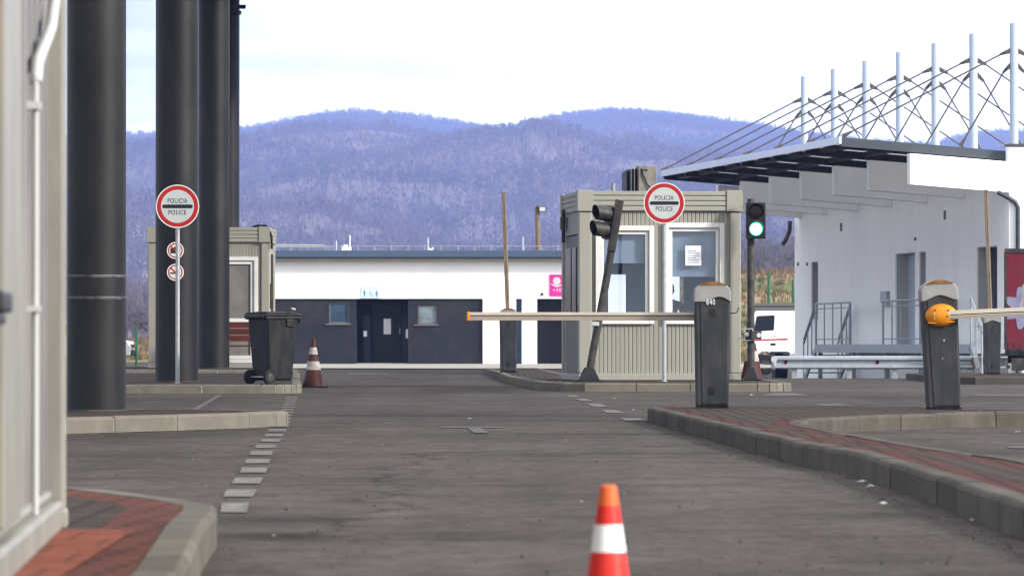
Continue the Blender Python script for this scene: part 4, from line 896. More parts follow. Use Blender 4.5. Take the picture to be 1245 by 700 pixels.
# ------------------------------------------------------------------ columns
def column(label, px, D, dia, z0, top, collar=False):
    x = (px-CX)/FPX*D
    c = thing('column', label, 'column', (x, D, z0), 0, 'black canopy columns')
    m = MB(); m.cyl((0, 0, 0), (0, 0, top), dia/2, n=64); m.build('shaft', M['column'], c, smooth=True)
    m = MB(); m.lathe([(dia/2+.012, 0), (dia/2+.012, .012), (dia/2+.002, .016)], 48); m.build('base_ring', M['steel_dark'], c)
    return c
c1 = column('thick black column with two scuffed tape rings, nearest on the left', 117, 39.7, .477, .117, 9.6)
for yy, hh in ((335.5, .012), (362, .013)):
    z = HC+(HY-yy)/FPX*39.5-.117; m = MB(); m.lathe([(.2395, z-hh), (.2415, z-hh*.4), (.2415, z+hh*.4), (.2395, z+hh)], 48); m.build('tape_ring', M['tape'], c1, smooth=True)
c2 = column('black column behind the left police sign with two small prohibition stickers', 215, 71.0, .615, .117, 9.6)
c3 = column('black column standing before the booth with white door', 260, 98.0, .62, .183, 9.6)
c4 = column('slender looking black column rising behind the left booth', 277, 128, .60, 0, 9.715)
m = MB(); m.lathe([(.301, 9.2), (.35, 9.22), (.35, 9.30), (.301, 9.32)], 32); m.box(.2, .46, -.05, .05, 9.36, 9.46); m.build('collar', M['column'], c4)

cn = thing('canopy', 'broad dark canopy roof carried high above the lanes by the black columns', 'canopy', (0, 0, 9.715))
m = MB(); m.box(-15, -2, 28, 128.6, 0, .7); m.build('roof_slab', M['roof_grey'], cn)
m = MB(); m.box(-15.1, -1.9, 27.9, 27.99, -.05, .8); m.build('fascia', M['fascia_dark'], cn)

# stickers on column
def sticker(label, zc, icon):
    o = bpy.data.objects.new('prohibition_sticker', None); C.objects.link(o); o.location = (c2.location.x, 71.0-.315, zc); tag(o, label, 'sticker')
    m = MB(); n = 40; r = .122
    m.disc_ring(.105, r, -.010, n, 0); m.disc_ring(.088, .105, -.010, n, 1); m.disc_ring(0, .088, -.010, n, 0)
    m.cyl((0, -.0098, 0), (0, .012, 0), r, n=n, mi=0); f = m.build('disc', [M['sign_rim'], M['red']], o)
    m = MB(); icon(m); m.build('icon', M['sign_black'], o)
    m = MB(); a = R(-45); L = .092; t = .009
    dx, dz = math.cos(a)*L, math.sin(a)*L; nx, nz_ = -math.sin(a)*t, math.cos(a)*t
    m.add([(-dx-nx, -.0135, -dz-nz_), (dx-nx, -.0135, dz-nz_), (dx+nx, -.0135, dz+nz_), (-dx+nx, -.0135, -dz+nz_)], [(0, 1, 2, 3)]); m.build('slash', M['red'], o)
def cam_icon(m):
    m.add([(-.07, -.012, -.04), (.07, -.012, -.04), (.07, -.012, .03), (-.07, -.012, .03)], [(0, 1, 2, 3)]); m.add([(-.03, -.012, .031), (.03, -.012, .031), (.02, -.012, .05), (-.02, -.012, .05)], [(0, 1, 2, 3)])
def cig_icon(m):
    m.add([(-.075, -.012, -.022), (.045, -.012, -.022), (.045, -.012, -.002), (-.075, -.012, -.002)], [(0, 1, 2, 3)])
    m.add([(.03, -.012, .01), (.06, -.012, .01), (.05, -.012, .06), (.035, -.012, .06)], [(0, 1, 2, 3)])
sticker('round no photography sticker on the black column', HC+(HY-304.5)/FPX*70.7, cam_icon)
sticker('round no smoking sticker below the camera one on the black column', HC+(HY-331)/FPX*70.7, cig_icon)

# ------------------------------------------------------------------ police signs
def police_sign(label, px, D, ybase, yc, group='round police stop signs'):
    z0 = .117; x = (px-CX)/FPX*D; zc = HC+(HY-yc)/FPX*D-z0
    s = thing('police_sign', label, 'road sign', (x, D, z0), 0, group)
    m = MB(); m.cyl((0, 0, 0), (0, 0, zc+.2), .030, n=20); m.build('pole', M['galv'], s, smooth=True)
    m = MB(); m.cyl((0, -.045, zc), (0, -.036, zc), .30, n=64); m.box(-.12, .12, -.036, -.02, zc+.08, zc+.11); m.box(-.12, .12, -.036, -.02, zc-.11, zc-.08)
    m.cyl((0, 0, 0), (0, 0, .012), .05, n=20)
    pl = m.build('back_plate', M['galv'], s)
    m = MB(); m.disc_ring(.283, .30, -.0475, 64, 0, (0, zc)); m.disc_ring(.228, .283, -.0475, 64, 1, (0, zc)); m.disc_ring(0, .228, -.0475, 64, 2, (0, zc)); f = m.build('face', [M['sign_rim'], M['red'], M['sign_white']], s)
    m = MB(); n = 10; w2, r = .185, .025
    poly = [(w2+r*math.cos(R(-90+180*i/n)), zc+r*math.sin(R(-90+180*i/n))) for i in range(n+1)]+[(-w2+r*math.cos(R(90+180*i/n)), zc+r*math.sin(R(90+180*i/n))) for i in range(n+1)]
    m.prism_xz(poly, -.0495, -.048); m.build('bar', M['sign_black'], f)
    text('lettering', 'POLICIA', .27, .066, M['sign_black'], f, (0, -.049, zc+.078), bold=.004); text('lettering', 'POLICE', .245, .066, M['sign_black'], f, (0, -.049, zc-.082), bold=.004)
    return s
police_sign('round red ringed police sign on pole before the black column', 216, 68, 466, 251)
police_sign('round red ringed police sign on pole before the booth windows', 807.5, 71.5, 462, 247)

# ------------------------------------------------------------------ barriers
def barrier(label, loc, cap_style, boom, length, lean=0.0, boom_tilt=0.0, mark=False, scale=1.0, hub_front=False):
    b = thing('barrier', label, 'barrier', loc, 0, 'lane barriers'); b.rotation_euler = (0, lean, 0); b.scale = (scale,)*3
    W0, W1 = .136, .15
    m = MB()
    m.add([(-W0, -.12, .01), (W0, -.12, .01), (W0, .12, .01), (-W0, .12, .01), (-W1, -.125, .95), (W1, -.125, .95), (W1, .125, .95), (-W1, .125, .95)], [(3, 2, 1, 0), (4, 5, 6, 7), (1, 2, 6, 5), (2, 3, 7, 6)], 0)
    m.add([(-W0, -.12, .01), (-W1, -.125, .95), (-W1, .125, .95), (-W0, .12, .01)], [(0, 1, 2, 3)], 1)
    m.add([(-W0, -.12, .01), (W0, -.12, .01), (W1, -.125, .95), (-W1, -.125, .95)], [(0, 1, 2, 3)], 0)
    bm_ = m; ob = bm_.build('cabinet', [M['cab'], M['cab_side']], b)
    bmm = bmesh.new(); bmm.from_mesh(ob.data); bmesh.ops.remove_doubles(bmm, verts=bmm.verts, dist=1e-5); bmesh.ops.recalc_face_normals(bmm, faces=bmm.faces); bmm.to_mesh(ob.data); bmm.free()
    bv = ob.modifiers.new('bevel', 'BEVEL'); bv.width = .018; bv.segments = 3
    m = MB(); m.add([(-W0-.003+.05, -.128, .03), (W0-.012, -.128, .03), (W1-.014, -.131, .90), (-W1+.045, -.131, .90)]+[(-W0-.003+.05, -.11, .03), (W0-.012, -.11, .03), (W1-.014, -.11, .90), (-W1+.045, -.11, .90)], [(0, 1, 2, 3), (4, 5, 1, 0), (5, 6, 2, 1), (6, 7, 3, 2), (7, 4, 0, 3)])
    m.build('front_panel', M['cab'], b, bevel=.006)
    # cap
    n = 24; topz = lambda x: .985+.075*(1-(x/.155)**2)**.5 if abs(x) < .155 else .985
    xs_ = [-.155+.31*i/n for i in range(n+1)]
    low = (lambda x: .893+.045*math.sin((x+.155)/.31*math.pi*1.0)**2) if cap_style == 'arch' else (lambda x: .893+.042*max(0, math.sin((x+.04)/.19*math.pi)) if x > -.04 else .893)
    poly = [(x, low(x)) for x in xs_]+[(x, topz(x)) for x in reversed(xs_)]
    m = MB(); m.prism_xz(poly, -.142, .14); m.build('cap', M['cap'], b, bevel=.014, seg=3)
    xs2 = [-.115+.23*i/16 for i in range(17)]
    poly = [(x, topz(x)-.004-.022*(1-(x/.115)**2)) for x in xs2]+[(x, topz(x)+.006*(1-(x/.115)**2)+.001) for x in reversed(xs2)]
    m = MB(); m.prism_xz(poly, -.146, .13); m.build('flashing_lamp', M['amber'], b)
    m = MB(); m.box(-W0-.006, W0+.006, -.128, .128, 0, .012); m.build('base_plate', M['black'], b)
    if not hub_front:
        for zc, x0 in ((.80, .0), (.14, -.01)):
            v_ = MB()
            for i in range(5): v_.box(x0-.028, x0+.028, -.1345, -.131, zc-.03+.014*i, zc-.022+.014*i)
            v_.build('vent', M['cab_side'], b)
    else:
        v_ = MB(); v_.cyl((.02, -.135, .57), (.02, -.128, .57), .009, n=10); v_.cyl((.0, -.134, .42), (.0, -.128, .42), .006, n=8); v_.build('bolt', M['galv'], b)
    if mark: text('lettering', '640', .075, .05, M['sign_rim'], b, (-.015, -.1435, .895), bold=.015)
    # boom
    hz_ = .776; y = .165 if not hub_front else -.185
    T = Matrix.Translation((0, y, hz_)) @ Matrix.Rotation(-boom, 4, 'Y')
    bo = MB(); x0 = -.06
    def prof(x): return [(x, -.016, -.034), (x, .016, -.034), (x, .022, -.01), (x, .014, -.004), (x, .022, .004), (x, .016, .036), (x, -.016, .036), (x, -.022, .004), (x, -.014, -.004), (x, -.022, -.010)]
    a_, c_ = [T @ Vector(p) for p in prof(x0)], [T @ Vector(p) for p in prof(length)]
    k = 10; bo.add(a_+c_, [(9, 8, 7, 6, 5, 4, 3, 2, 1, 0), tuple(range(10, 20))], 0)
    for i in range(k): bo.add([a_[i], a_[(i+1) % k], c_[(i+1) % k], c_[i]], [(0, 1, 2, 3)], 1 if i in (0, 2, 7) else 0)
    B = bo.build('boom', [M['boom'] if boom in (0.0, math.pi) else M['boom_old'], M['boom_shade']], b)
    e = MB(); e.box(length, length+.028, -.023, .023, -.038, .040, 0, T); e.build('end_cap', M['orange'] if boom in (0.0, math.pi) else M['boom_old'], B, bevel=.008)
    h = MB()
    if hub_front:
        h.ellipsoid((0.005, -.13, hz_), .132, .085, .096, 28, 16); h.box(-.11, .11, -.19, -.12, hz_-.062, hz_-.055)
        hh = h.build('hub', M['orange'], b, smooth=True)
        s = MB(); 
        for (x_, z_) in ((-.05, .045), (.06, .04), (.05, -.01)): s.cyl((x_, -.218, hz_+z_), (x_, -.19, hz_+z_), .006, n=8)
        s.build('screw', M['black'], hh)
    else:
        h.cyl((0, .12, hz_), (0, .19, hz_), .085, n=24); h.build('hub', M['steel_dark'], b, smooth=True)
    return b
bA = P(865.5, 419, 41.8)
barrier('dark grey barrier with lowered boom and white number 640 under its cap', (bA.x, 41.8, .117), 'wave', math.pi, 2.05, 0, mark=True)
bB = P(1147, 419, 40.8)
barrier('leaning dark grey barrier with orange hub and boom reaching right', (bB.x, 40.8, .117), 'arch', 0.0, 2.6, R(-2.6), hub_front=True)
bC = P(618, 419, 95)
barrier('far barrier with raised boom left of the police booth', (bC.x, 95, .117), 'arch', R(92), 2.2, 0, scale=1.16)
bD = P(1206, 419, 88)
barrier('far barrier with raised boom beside the red lorry trailer', (bD.x, 88, .12), 'arch', R(92), 2.43, 0, scale=1.02)
wi = MB(); wi.tube([(.15, 0, .80), (.19, -.02, .80), (.215, -.02, .81), (.225, -.02, .85)], .004, 6); wi.build('cable', M['black'], [o for o in C.objects if o.name == 'barrier'][0])

# ------------------------------------------------------------------ traffic lights
def signal_head(parent, T, lit, back=False):
    m = MB(); m.box(-.145, .145, -.06, .09 if not back else .0, -.27, .27, 0, T); h = m.build('housing', M['black'], parent, bevel=.012)
    for zc, on in ((.135, False), (-.125, lit)):
        r = .104
        m = MB(); n = 28
        ring = [T @ Vector((r*math.cos(2*math.pi*i/n), -.066, zc+r*math.sin(2*math.pi*i/n))) for i in range(n)]
        ctr = T @ Vector((0, -.078, zc))
        ring2 = [T @ Vector((r*.84*math.cos(2*math.pi*i/n), -.071, zc+r*.84*math.sin(2*math.pi*i/n))) for i in range(n)]
        m.add(ring+ring2+[ctr], [(i, (i+1) % n, (i+1) % n+n, i+n) for i in range(n)], 1); m.add(ring2+[ctr], [(i, (i+1) % n, n) for i in range(n)], 0)
        mat = M['green_on'] if on else (M['red_off'] if zc > 0 else M['green_off'])
        m.build('lens', [mat, M['green_rim'] if on else mat], h, smooth=True)
        v_ = MB(); n = 24; L = .27 if back else .16
        for s_, rr in ((0, .116), (1, .122)): pass
        pts = []
        for i in range(n+1):
            a = R(-25+230*i/n) if not back else R(-80+340*i/n); ca, sa = math.cos(a), math.sin(a)
            ln = L*((.72 if back else .35)+(.28 if back else .65)*max(0, math.sin(a)*.5+.5))
            pts += [T @ Vector((.113*ca, -.06, zc+.113*sa)), T @ Vector((.113*ca, -.06-ln, zc+.113*sa)), T @ Vector((.120*ca, -.06-ln, zc+.120*sa)), T @ Vector((.120*ca, -.06, zc+.120*sa))]
        fs = []
        for i in range(n):
            for j in range(4): fs.append((4*i+j, 4*i+(j+1) % 4, 4*i+4+(j+1) % 4, 4*i+4+j))
        fs += [(0, 1, 2, 3), (4*n+3, 4*n+2, 4*n+1, 4*n)]
        v_.add(pts, fs); v_.build('visor', M['visor'], h, smooth=True)
    return h
M['visor'] = pm('visor_plastic', (.03, .027, .026), .5, var=.3, scale=14, dirt=(.10, .085, .075), dirt_amt=.6, dirt_scale=9)
M['green_on'] = emit('lit_green_lens', (.55, 1.0, .82), 4.0)
M['green_rim'] = emit('green_lens_rim', (.02, .55, .36), 1.2)
M['red_off'] = pm('dark_red_lens', (.035, .006, .006), .2); M['green_off'] = pm('dark_green_lens', (.008, .02, .014), .2)
def foot(parent, s=1.0):
    m = MB(); a, b_ = .145*s, .06*s
    m.add([(-a, -a, 0), (a, -a, 0), (a, a, 0), (-a, a, 0), (-b_, -b_, .20), (b_, -b_, .20), (b_, b_, .20), (-b_, b_, .20)], [(3, 2, 1, 0), (4, 5, 6, 7), (0, 1, 5, 4), (1, 2, 6, 5), (2, 3, 7, 6), (3, 0, 4, 7)])
    m.box(-a*1.25, a*1.25, -a*1.1, a*1.1, 0, .018)
    return m.build('foot', M['black'], parent, bevel=.012)
x1 = P(913, 419, 74).x
tl = thing('traffic_light', 'upright traffic light showing green beside the booth', 'traffic light', (x1, 74, .117), 0, 'lane traffic lights')
m = MB(); m.cyl((0, 0, 0), (0, 0, 2.72), .055, n=20); m.build('pole', M['steel_dark'], tl, smooth=True)
signal_head(tl, Matrix.Translation((.068, -.12, (HY-268.5)/FPX*74+HC-.117)), True); foot(tl, .8)
m = MB(); m.box(-.03, .03, -.06, .0, 2.32, 2.36); m.box(-.03, .03, -.06, 0, 1.82, 1.86); m.build('bracket', M['steel_dark'], tl)
cb = tag(MB().box(-.09, .02, -.10, -.05, 0, .16).box(-.005, .15, -.2, -.08, .01, .13).build('roadside_camera', M['steel_dark'], None, bevel=.008, loc=(x1, 74, HC+(HY-413)/FPX*74)), 'small camera box clamped on the green traffic light pole', 'camera')
q = MB(); q.cyl((.11, -.205, .07), (.11, -.2, .07), .035, n=14); q.cyl((-.06, -.105, .08), (-.06, -.1, .08), .03, n=12); q.build('lens', M['lamp'], cb)
q = MB(); frame(q, -.1, .03, -.012, .172, -.112, -.101, .012); q.build('frame', M['sign_white'], cb)
q = MB(); q.tube([(-.09, -.08, .06), (-.18, -.06, .02), (-.28, -.04, .0), (-.40, 0, -.01)], .005, 6); q.build('cable', M['galv'], cb)
x2 = P(716, 419, 72.5).x
t2 = thing('traffic_light', 'unlit traffic light with bent leaning pole before the booth window', 'traffic light', (x2, 72.5, .117), 0, 'lane traffic lights')
m = MB(); pts = [(0, 0, 0), (.02, 0, .22), (.055, 0, .42), (.13, 0, .80), (.25, 0, 1.45), (.36, 0, 2.1), (.445, 0, 2.62)]
m.tube(pts, .056, 18); m.build('pole', M['steel_dark'], t2, smooth=True)
m = MB(); Tt = Matrix.Translation((.43, 0, 2.52)) @ Matrix.Rotation(R(9.5), 4, 'Y'); m.box(-.062, .062, -.075, .06, -.62, .14, 0, Tt); m.cyl(Tt @ Vector((.0, -.076, .05)), Tt @ Vector((.0, -.09, .05)), .022, n=10); m.build('pole_cover', M['steel_dark'], t2, bevel=.008)
foot(t2, 1.15)
signal_head(t2, Matrix.Translation((.33, -.05, 2.315)) @ Matrix.Rotation(R(9), 4, 'Y') @ Matrix.Rotation(R(-60), 4, 'Z') @ Matrix.Diagonal((.86, 1, .90, 1)), False, True)
m = MB(); m.box(.03, .15, -.075, .05, .81, .87); m.build('clamp', M['sign_white'], t2, bevel=.005)

# ------------------------------------------------------------------ cones
def cone(label, loc, h, top_r, base_r, bands, mats, plate, tint_top=None, base=True):
    c = thing('traffic_cone', label, 'traffic cone', loc, rnd.uniform(0, 1), 'traffic cones')
    zs_ = sorted(set([.012/1]+[b for b in bands]+[h-.045*h/.3, h]))
    rr = lambda z: base_r+(top_r-base_r)*z/h
    prof = [(rr(z), z) for z in zs_]; mis = []
    for i in range(len(zs_)-1):
        mid = (zs_[i]+zs_[i+1])/2; k = 0
        for j in range(0, len(bands), 2):
            if bands[j] < mid < bands[j+1]: k = 1
        if mid > h-.045*h/.3 and len(mats) > 2: k = 2
        mis.append(k)
    prof.append((rr(h)*.72, h+.004)); mis.append(mis[-1]); prof.append((rr(h)*.66, h-.02)); mis.append(mis[-1])
    m = MB(); m.lathe(prof, 40, mis); m.build('cone_body', mats, c, smooth=True)
    m = MB(); a = plate; m.prism_xy([(a, -a*.8), (a, a*.8), (a*.8, a), (-a*.8, a), (-a, a*.8), (-a, -a*.8), (-a*.8, -a), (a*.8, -a)], 0, .022); m.build('base', M['rubber'] if mats[0] is not M['cone_red'] else M['cone_red'], c, bevel=.006)
    return c
xc = (739.5-CX)/FPX*12
cone('bright orange red cone with one white band in the foreground', (xc, 12, 0), .306, .0205, .0645, (.148, .214), [M['cone_red'], M['cone_white'], M['cone_orange']], .12)
xc, yc = G(381, 471)
cone('faded dark red cone with two dirty white bands beside the wheelie bin', (xc, yc, 0), .76, .022, .165, (.27, .40, .505, .61), [M['cone_oldred'], M['cone_oldwhite']], .21)
cone('dirty red and white cone behind the green traffic light pole', (P(914, 419, 76).x, 76, .117), .70, .03, .17, (.28, .44, .56, .63), [M['cone_oldred'], M['cone_oldwhite']], .19)

# ------------------------------------------------------------------ wheelie bins
def bin_(label, loc, rz, s=1.0):
    b = thing('wheelie_bin', label, 'bin', loc, rz, 'black wheelie bins'); b.scale = (s, s, s)
    m = MB(); 
    lo = [(-.23, -.20), (.23, -.20), (.23, .24), (-.23, .24)]; hi = [(-.28, -.31), (.28, -.31), (.28, .31), (-.28, .31)]
    m.add([(x, y, .05) for x, y in lo]+[(x, y, .93) for x, y in hi], [(3, 2, 1, 0), (0, 1, 5, 4), (1, 2, 6, 5), (2, 3, 7, 6), (3, 0, 4, 7), (4, 5, 6, 7)])
    m.build('body', M['bin'], b, bevel=.03, seg=3)
    m = MB(); m.box(-.30, .30, -.345, .345, .905, .945); m.box(-.29, .29, -.335, -.31, .86, .905)
    for x in (-.15, -.05, .05, .15): m.box(x-.012, x+.012, -.342, -.318, .82, .905)
    m.box(-.302, -.285, -.2, -.05, .80, .905); m.box(.285, .302, -.2, -.05, .80, .905); m.build('rim', M['bin'], b, bevel=.008)
    m = MB(); n = 10
    prof = [(-.36, .95), (-.355, .975), (-.2, 1.0), (.1, 1.015), (.33, 1.0), (.36, .965), (.36, .948)]
    k = len(prof); m.add([(-.305, y, z) for y, z in prof]+[(.305, y, z) for y, z in prof], [(i, i+1, i+1+k, i+k) for i in range(k-1)]+[(0, k, 2*k-1, k-1)]+[tuple(range(k-1, -1, -1)), tuple(range(k, 2*k))])
    lid = m.build('lid', M['bin'], b, bevel=.012)
    m = MB(); m.cyl((-.26, .375, .94), (.26, .375, .94), .017, n=12); m.build('handle', M['bin'], b, smooth=True)
    for s_ in (-1, 1):
        m = MB(); m.cyl((s_*.235, .27, .10), (s_*.30, .27, .10), .10, n=28); wv = m.build('wheel', M['rubber'], b, smooth=True)
        m = MB(); m.cyl((s_*.295, .27, .10), (s_*.304, .27, .10), .055, n=20); m.cyl((s_*.30, .27, .10), (s_*.309, .27, .10), .02, n=12); m.build('rim', M['steel_dark'], wv)
    m = MB(); m.cyl((-.25, .27, .10), (.25, .27, .10), .012, n=8); m.build('axle', M['galv'], b)
    return b
bb = bin_('black wheelie bin standing on the kerbed island by the booth', (P(332.5, 419, 67.2).x, 67.2, .117), R(128), .97); bb.scale = (.85, .85, .97)
lt = MB(); lt.box(-.03, .04, -.02, .02, 0, .03); tag(lt.build('paper_scrap', M['litter'], None, bevel=.01, loc=(bb.location.x+.27, 67.0, .117+1.005), rot=(0, .2, .5)), 'crumpled white scrap lying on the wheelie bin lid', 'litter')
bin_('black wheelie bin in front of the white truck wheel', (P(948, 419, 118).x, 118, -.36), R(15), .95).scale = (.62, .62, .84)

# ------------------------------------------------------------------ bench
bn = thing('park_bench', 'reddish brown slatted bench against the left booth', 'bench', (-5.55, 98.9, .183))
m = MB()
for i in range(3): m.box(-.75, .75, .10+.01*i, .13+.01*i, .54+.135*i, .655+.135*i)
m.build('backrest', M['wood'], bn, bevel=.006)
m = MB()
for i in range(3): m.box(-.75, .75, -.32+.135*i, -.21+.135*i, .43, .46)
m.build('seat', M['wood'], bn, bevel=.006)
for x in (-.6, .6):
    m = MB(); m.box(x-.025, x+.025, -.30, -.26, 0, .40); m.box(x-.025, x+.025, .09, .13, 0, .54); m.box(x-.025, x+.025, -.32, .12, .40, .428); m.build('leg', M['galv'], bn)

# ------------------------------------------------------------------ guard rail
GD = 95.0
xl, xr_ = P(941, 419, GD).x, P(1184, 419, GD).x; ZR1, ZR0 = HC+(HY-432.5)/FPX*GD, HC+(HY-448.5)/FPX*GD
gr = thing('guard_rail', 'galvanised steel guard rail in front of the white warehouse', 'guard rail', (xl, GD, 0))
L = xr_-xl; hh = ZR1-ZR0; zc = (ZR0+ZR1)/2
pr = [(.0, -.5), (-.05, -.40), (-.05, -.22), (.02, -.08), (.02, .08), (-.05, .22), (-.05, .40), (0, .5)]
m = MB(); k = len(pr)
m.add([(0, y, zc+z*hh) for y, z in pr]+[(L, y, zc+z*hh) for y, z in pr], [(i, i+1, i+1+k, i+k) for i in range(k-1)]); bmn = m.build('beam', M['galv_blue'], gr)
so = bmn.modifiers.new('solid', 'SOLIDIFY'); so.thickness = .006
m = MB(); m.cyl((0, .02, ZR0), (0, .02, ZR1), .05, n=14); m.build('beam_end', M['galv_blue'], gr, smooth=True)
m = MB(); m.cyl((.0, -.07, zc+.06), (.0, -.06, zc+.06), .06, n=18); m.build('reflector_disc', M['sign_white'], gr)
for i, px_ in enumerate((966, 1033, 1088, 1180)):
    x = P(px_, 419, GD).x-xl; m = MB(); m.box(x-.05, x+.05, .03, .13, -.1, ZR1-.02); m.build('post', M['galv'], gr)
for px_ in (955.5, 1067):
    x = P(px_, 419, GD).x-xl; m = MB(); m.add([(x-.03, -.012, zc-.04), (x+.02, -.012, zc-.02), (x+.03, -.012, zc+.05), (x-.02, -.012, zc+.05)], [(0, 1, 2, 3)]); m.box(x-.025, x+.025, -.012, .02, zc-.02, zc+.04); m.build('reflector', M['red'], gr)
m = MB(); Te = Matrix.Translation((L+.02, -.03, zc)) @ Matrix.Rotation(R(-12), 4, 'Y'); m.box(-.02, .09, -.06, .03, -hh*.55, hh*.5, 0, Te); m.build('end_piece', M['sign_rim'], gr, bevel=.02)
m = MB(); m.box(-.06, -.022, -.055, .02, -hh*.45, hh*.42, 0, Te); m.build('end_mark', M['conc_pole'], gr)

# ------------------------------------------------------------------ red lorry trailer
tr = thing('lorry_trailer', 'red curtain sided lorry trailer at the right edge', 'trailer', (P(1222, 419, 94).x, 94, 0), R(-5.9))
m = MB(); m.box(0, 11, 0, 2.4, .56, 2.44); m.build('curtain', M['tarp'], tr, bevel=.01)
m = MB(); m.box(-.01, 11, -.02, .02, 2.40, 2.48); m.box(-.02, .035, -.015, .0, .56, 2.42)
for i in range(9): m.box(1.2*i+.55, 1.2*i+.57, -.006, .001, .66, 2.38)
m.build('top_rail', M['steel_dark'], tr)
m = MB(); m.box(0, 11, -.03, 2.4, .44, .555); m.box(.05, 11, .2, .35, .30, .44); m.build('chassis', M['black'], tr)
m = MB(); m.box(.12, .5, .0, .12, .16, .40); m.box(.02, .1, .0, .12, .2, .26); m.build('tail_light', M['steel_dark'], tr)
m = MB()
for i in range(24): m.box(.05+.12*i, .07+.12*i, -.012, -.002, .50, .68)
m.build('strap', M['steel_dark'], tr)
for x in (1.6, 2.9, 4.2):
    m = MB(); m.cyl((x, .05, .45), (x, .35, .45), .44, n=28); wv = m.build('wheel', M['rubber'], tr, smooth=True); m = MB(); m.cyl((x, .035, .45), (x, .06, .45), .24, n=20); m.build('rim', M['galv'], wv)
g = MB(); cx_, cz_ = .36, 1.35
pts = [(cx_+(.34+.08*math.cos(7*a))*math.cos(a)*.95, -.004, cz_+(.34+.08*math.cos(7*a))*math.sin(a)) for a in [2*math.pi*i/70 for i in range(70)]]
g.add(pts, [tuple(range(70))]); g.build('print', M['tarp_blue'], tr)
g = MB(); g.add([(.27, -.007, 1.25), (.33, -.007, 1.25), (.38, -.007, 1.8), (.33, -.007, 1.8)], [(0, 1, 2, 3)]); g.build('print', M['print_grey'], tr)

# ------------------------------------------------------------------ white truck behind the warehouse corner
TD = 165.0
tk = thing('white_truck', 'white truck with red side stripe behind the warehouse corner', 'truck', (P(911, 419, TD).x, TD, -.36))
def K(px_): return (px_-911)/FPX*TD
def KZ(py_): return HC+(HY-py_)/FPX*TD+.36
m = MB()
poly = [(0, KZ(436)), (K(919.5), KZ(436)), (K(921), KZ(431)), (K(926), KZ(427.5)), (K(933), KZ(427.5)), (K(939), KZ(431)), (K(941), KZ(438)), (2.2, KZ(438)), (2.2, KZ(378)), (.22, KZ(378)), (.12, KZ(383)), (.02, KZ(409))]
m.prism_xz(poly, 0, 1.9); m.build('cab', M['truck_white'], tk, bevel=.03)
m = MB(); poly = [(K(915.5), KZ(407)), (K(921), KZ(405)), (K(925), KZ(402.5)), (K(941), KZ(401.5)), (K(942), KZ(384.5)), (K(940.5), KZ(383)), (K(920), KZ(384))]
m.prism_xz(poly, -.006, .003); m.build('side_window', M['winglass'], tk)
m = MB(); m.prism_xz([(K(912), KZ(414.5)), (K(945), KZ(413.5)), (K(956), KZ(413.5)), (K(960), KZ(411)), (K(940), KZ(411.8)), (K(912), KZ(412.4))], -.005, .002); m.build('stripe', M['red'], tk)
text('lettering', '27-105', K(945)-K(930), .09, M['sign_black'], tk, (K(937), -.003, KZ(409)))
m = MB(); m.box(K(937), K(943), -.03, .0, KZ(419.5), KZ(417)); m.build('door_handle', M['black'], tk)
m = MB(); m.box(K(913), 3.2, .1, 1.8, KZ(377.4), KZ(372)); m.box(K(913), 3.2, .05, 1.85, KZ(371.8), KZ(368.5)); m.build('roof_rack', M['roof_grey'], tk)
m = MB(); m.box(0, 6, .25, 1.65, .35, KZ(438)-.004); m.build('chassis', M['black'], tk)
m = MB(); m.box(2.3, 6.5, 0, 1.95, KZ(438), KZ(385)); m.build('cargo_box', M['truck_white'], tk, bevel=.02)
for x in (K(930), 4.8):
    for y_ in (.02, 1.6):
        m = MB(); m.cyl((x, y_, .34), (x, y_+.25, .34), .34, n=28); wv = m.build('wheel', M['rubber'], tk, smooth=True)
        m = MB(); m.cyl((x, y_-.01, .34), (x, y_+.26, .34), .17, n=20); m.build('rim', M['steel_dark'], wv)
m = MB(); m.ellipsoid((.03, .3, KZ(425)), .06, .14, .1); m.build('headlight', M['lamp'], tk)
m = MB(); m.box(-.1, .02, -.12, -.02, KZ(405), KZ(390)); m.build('mirror', M['black'], tk, bevel=.02)

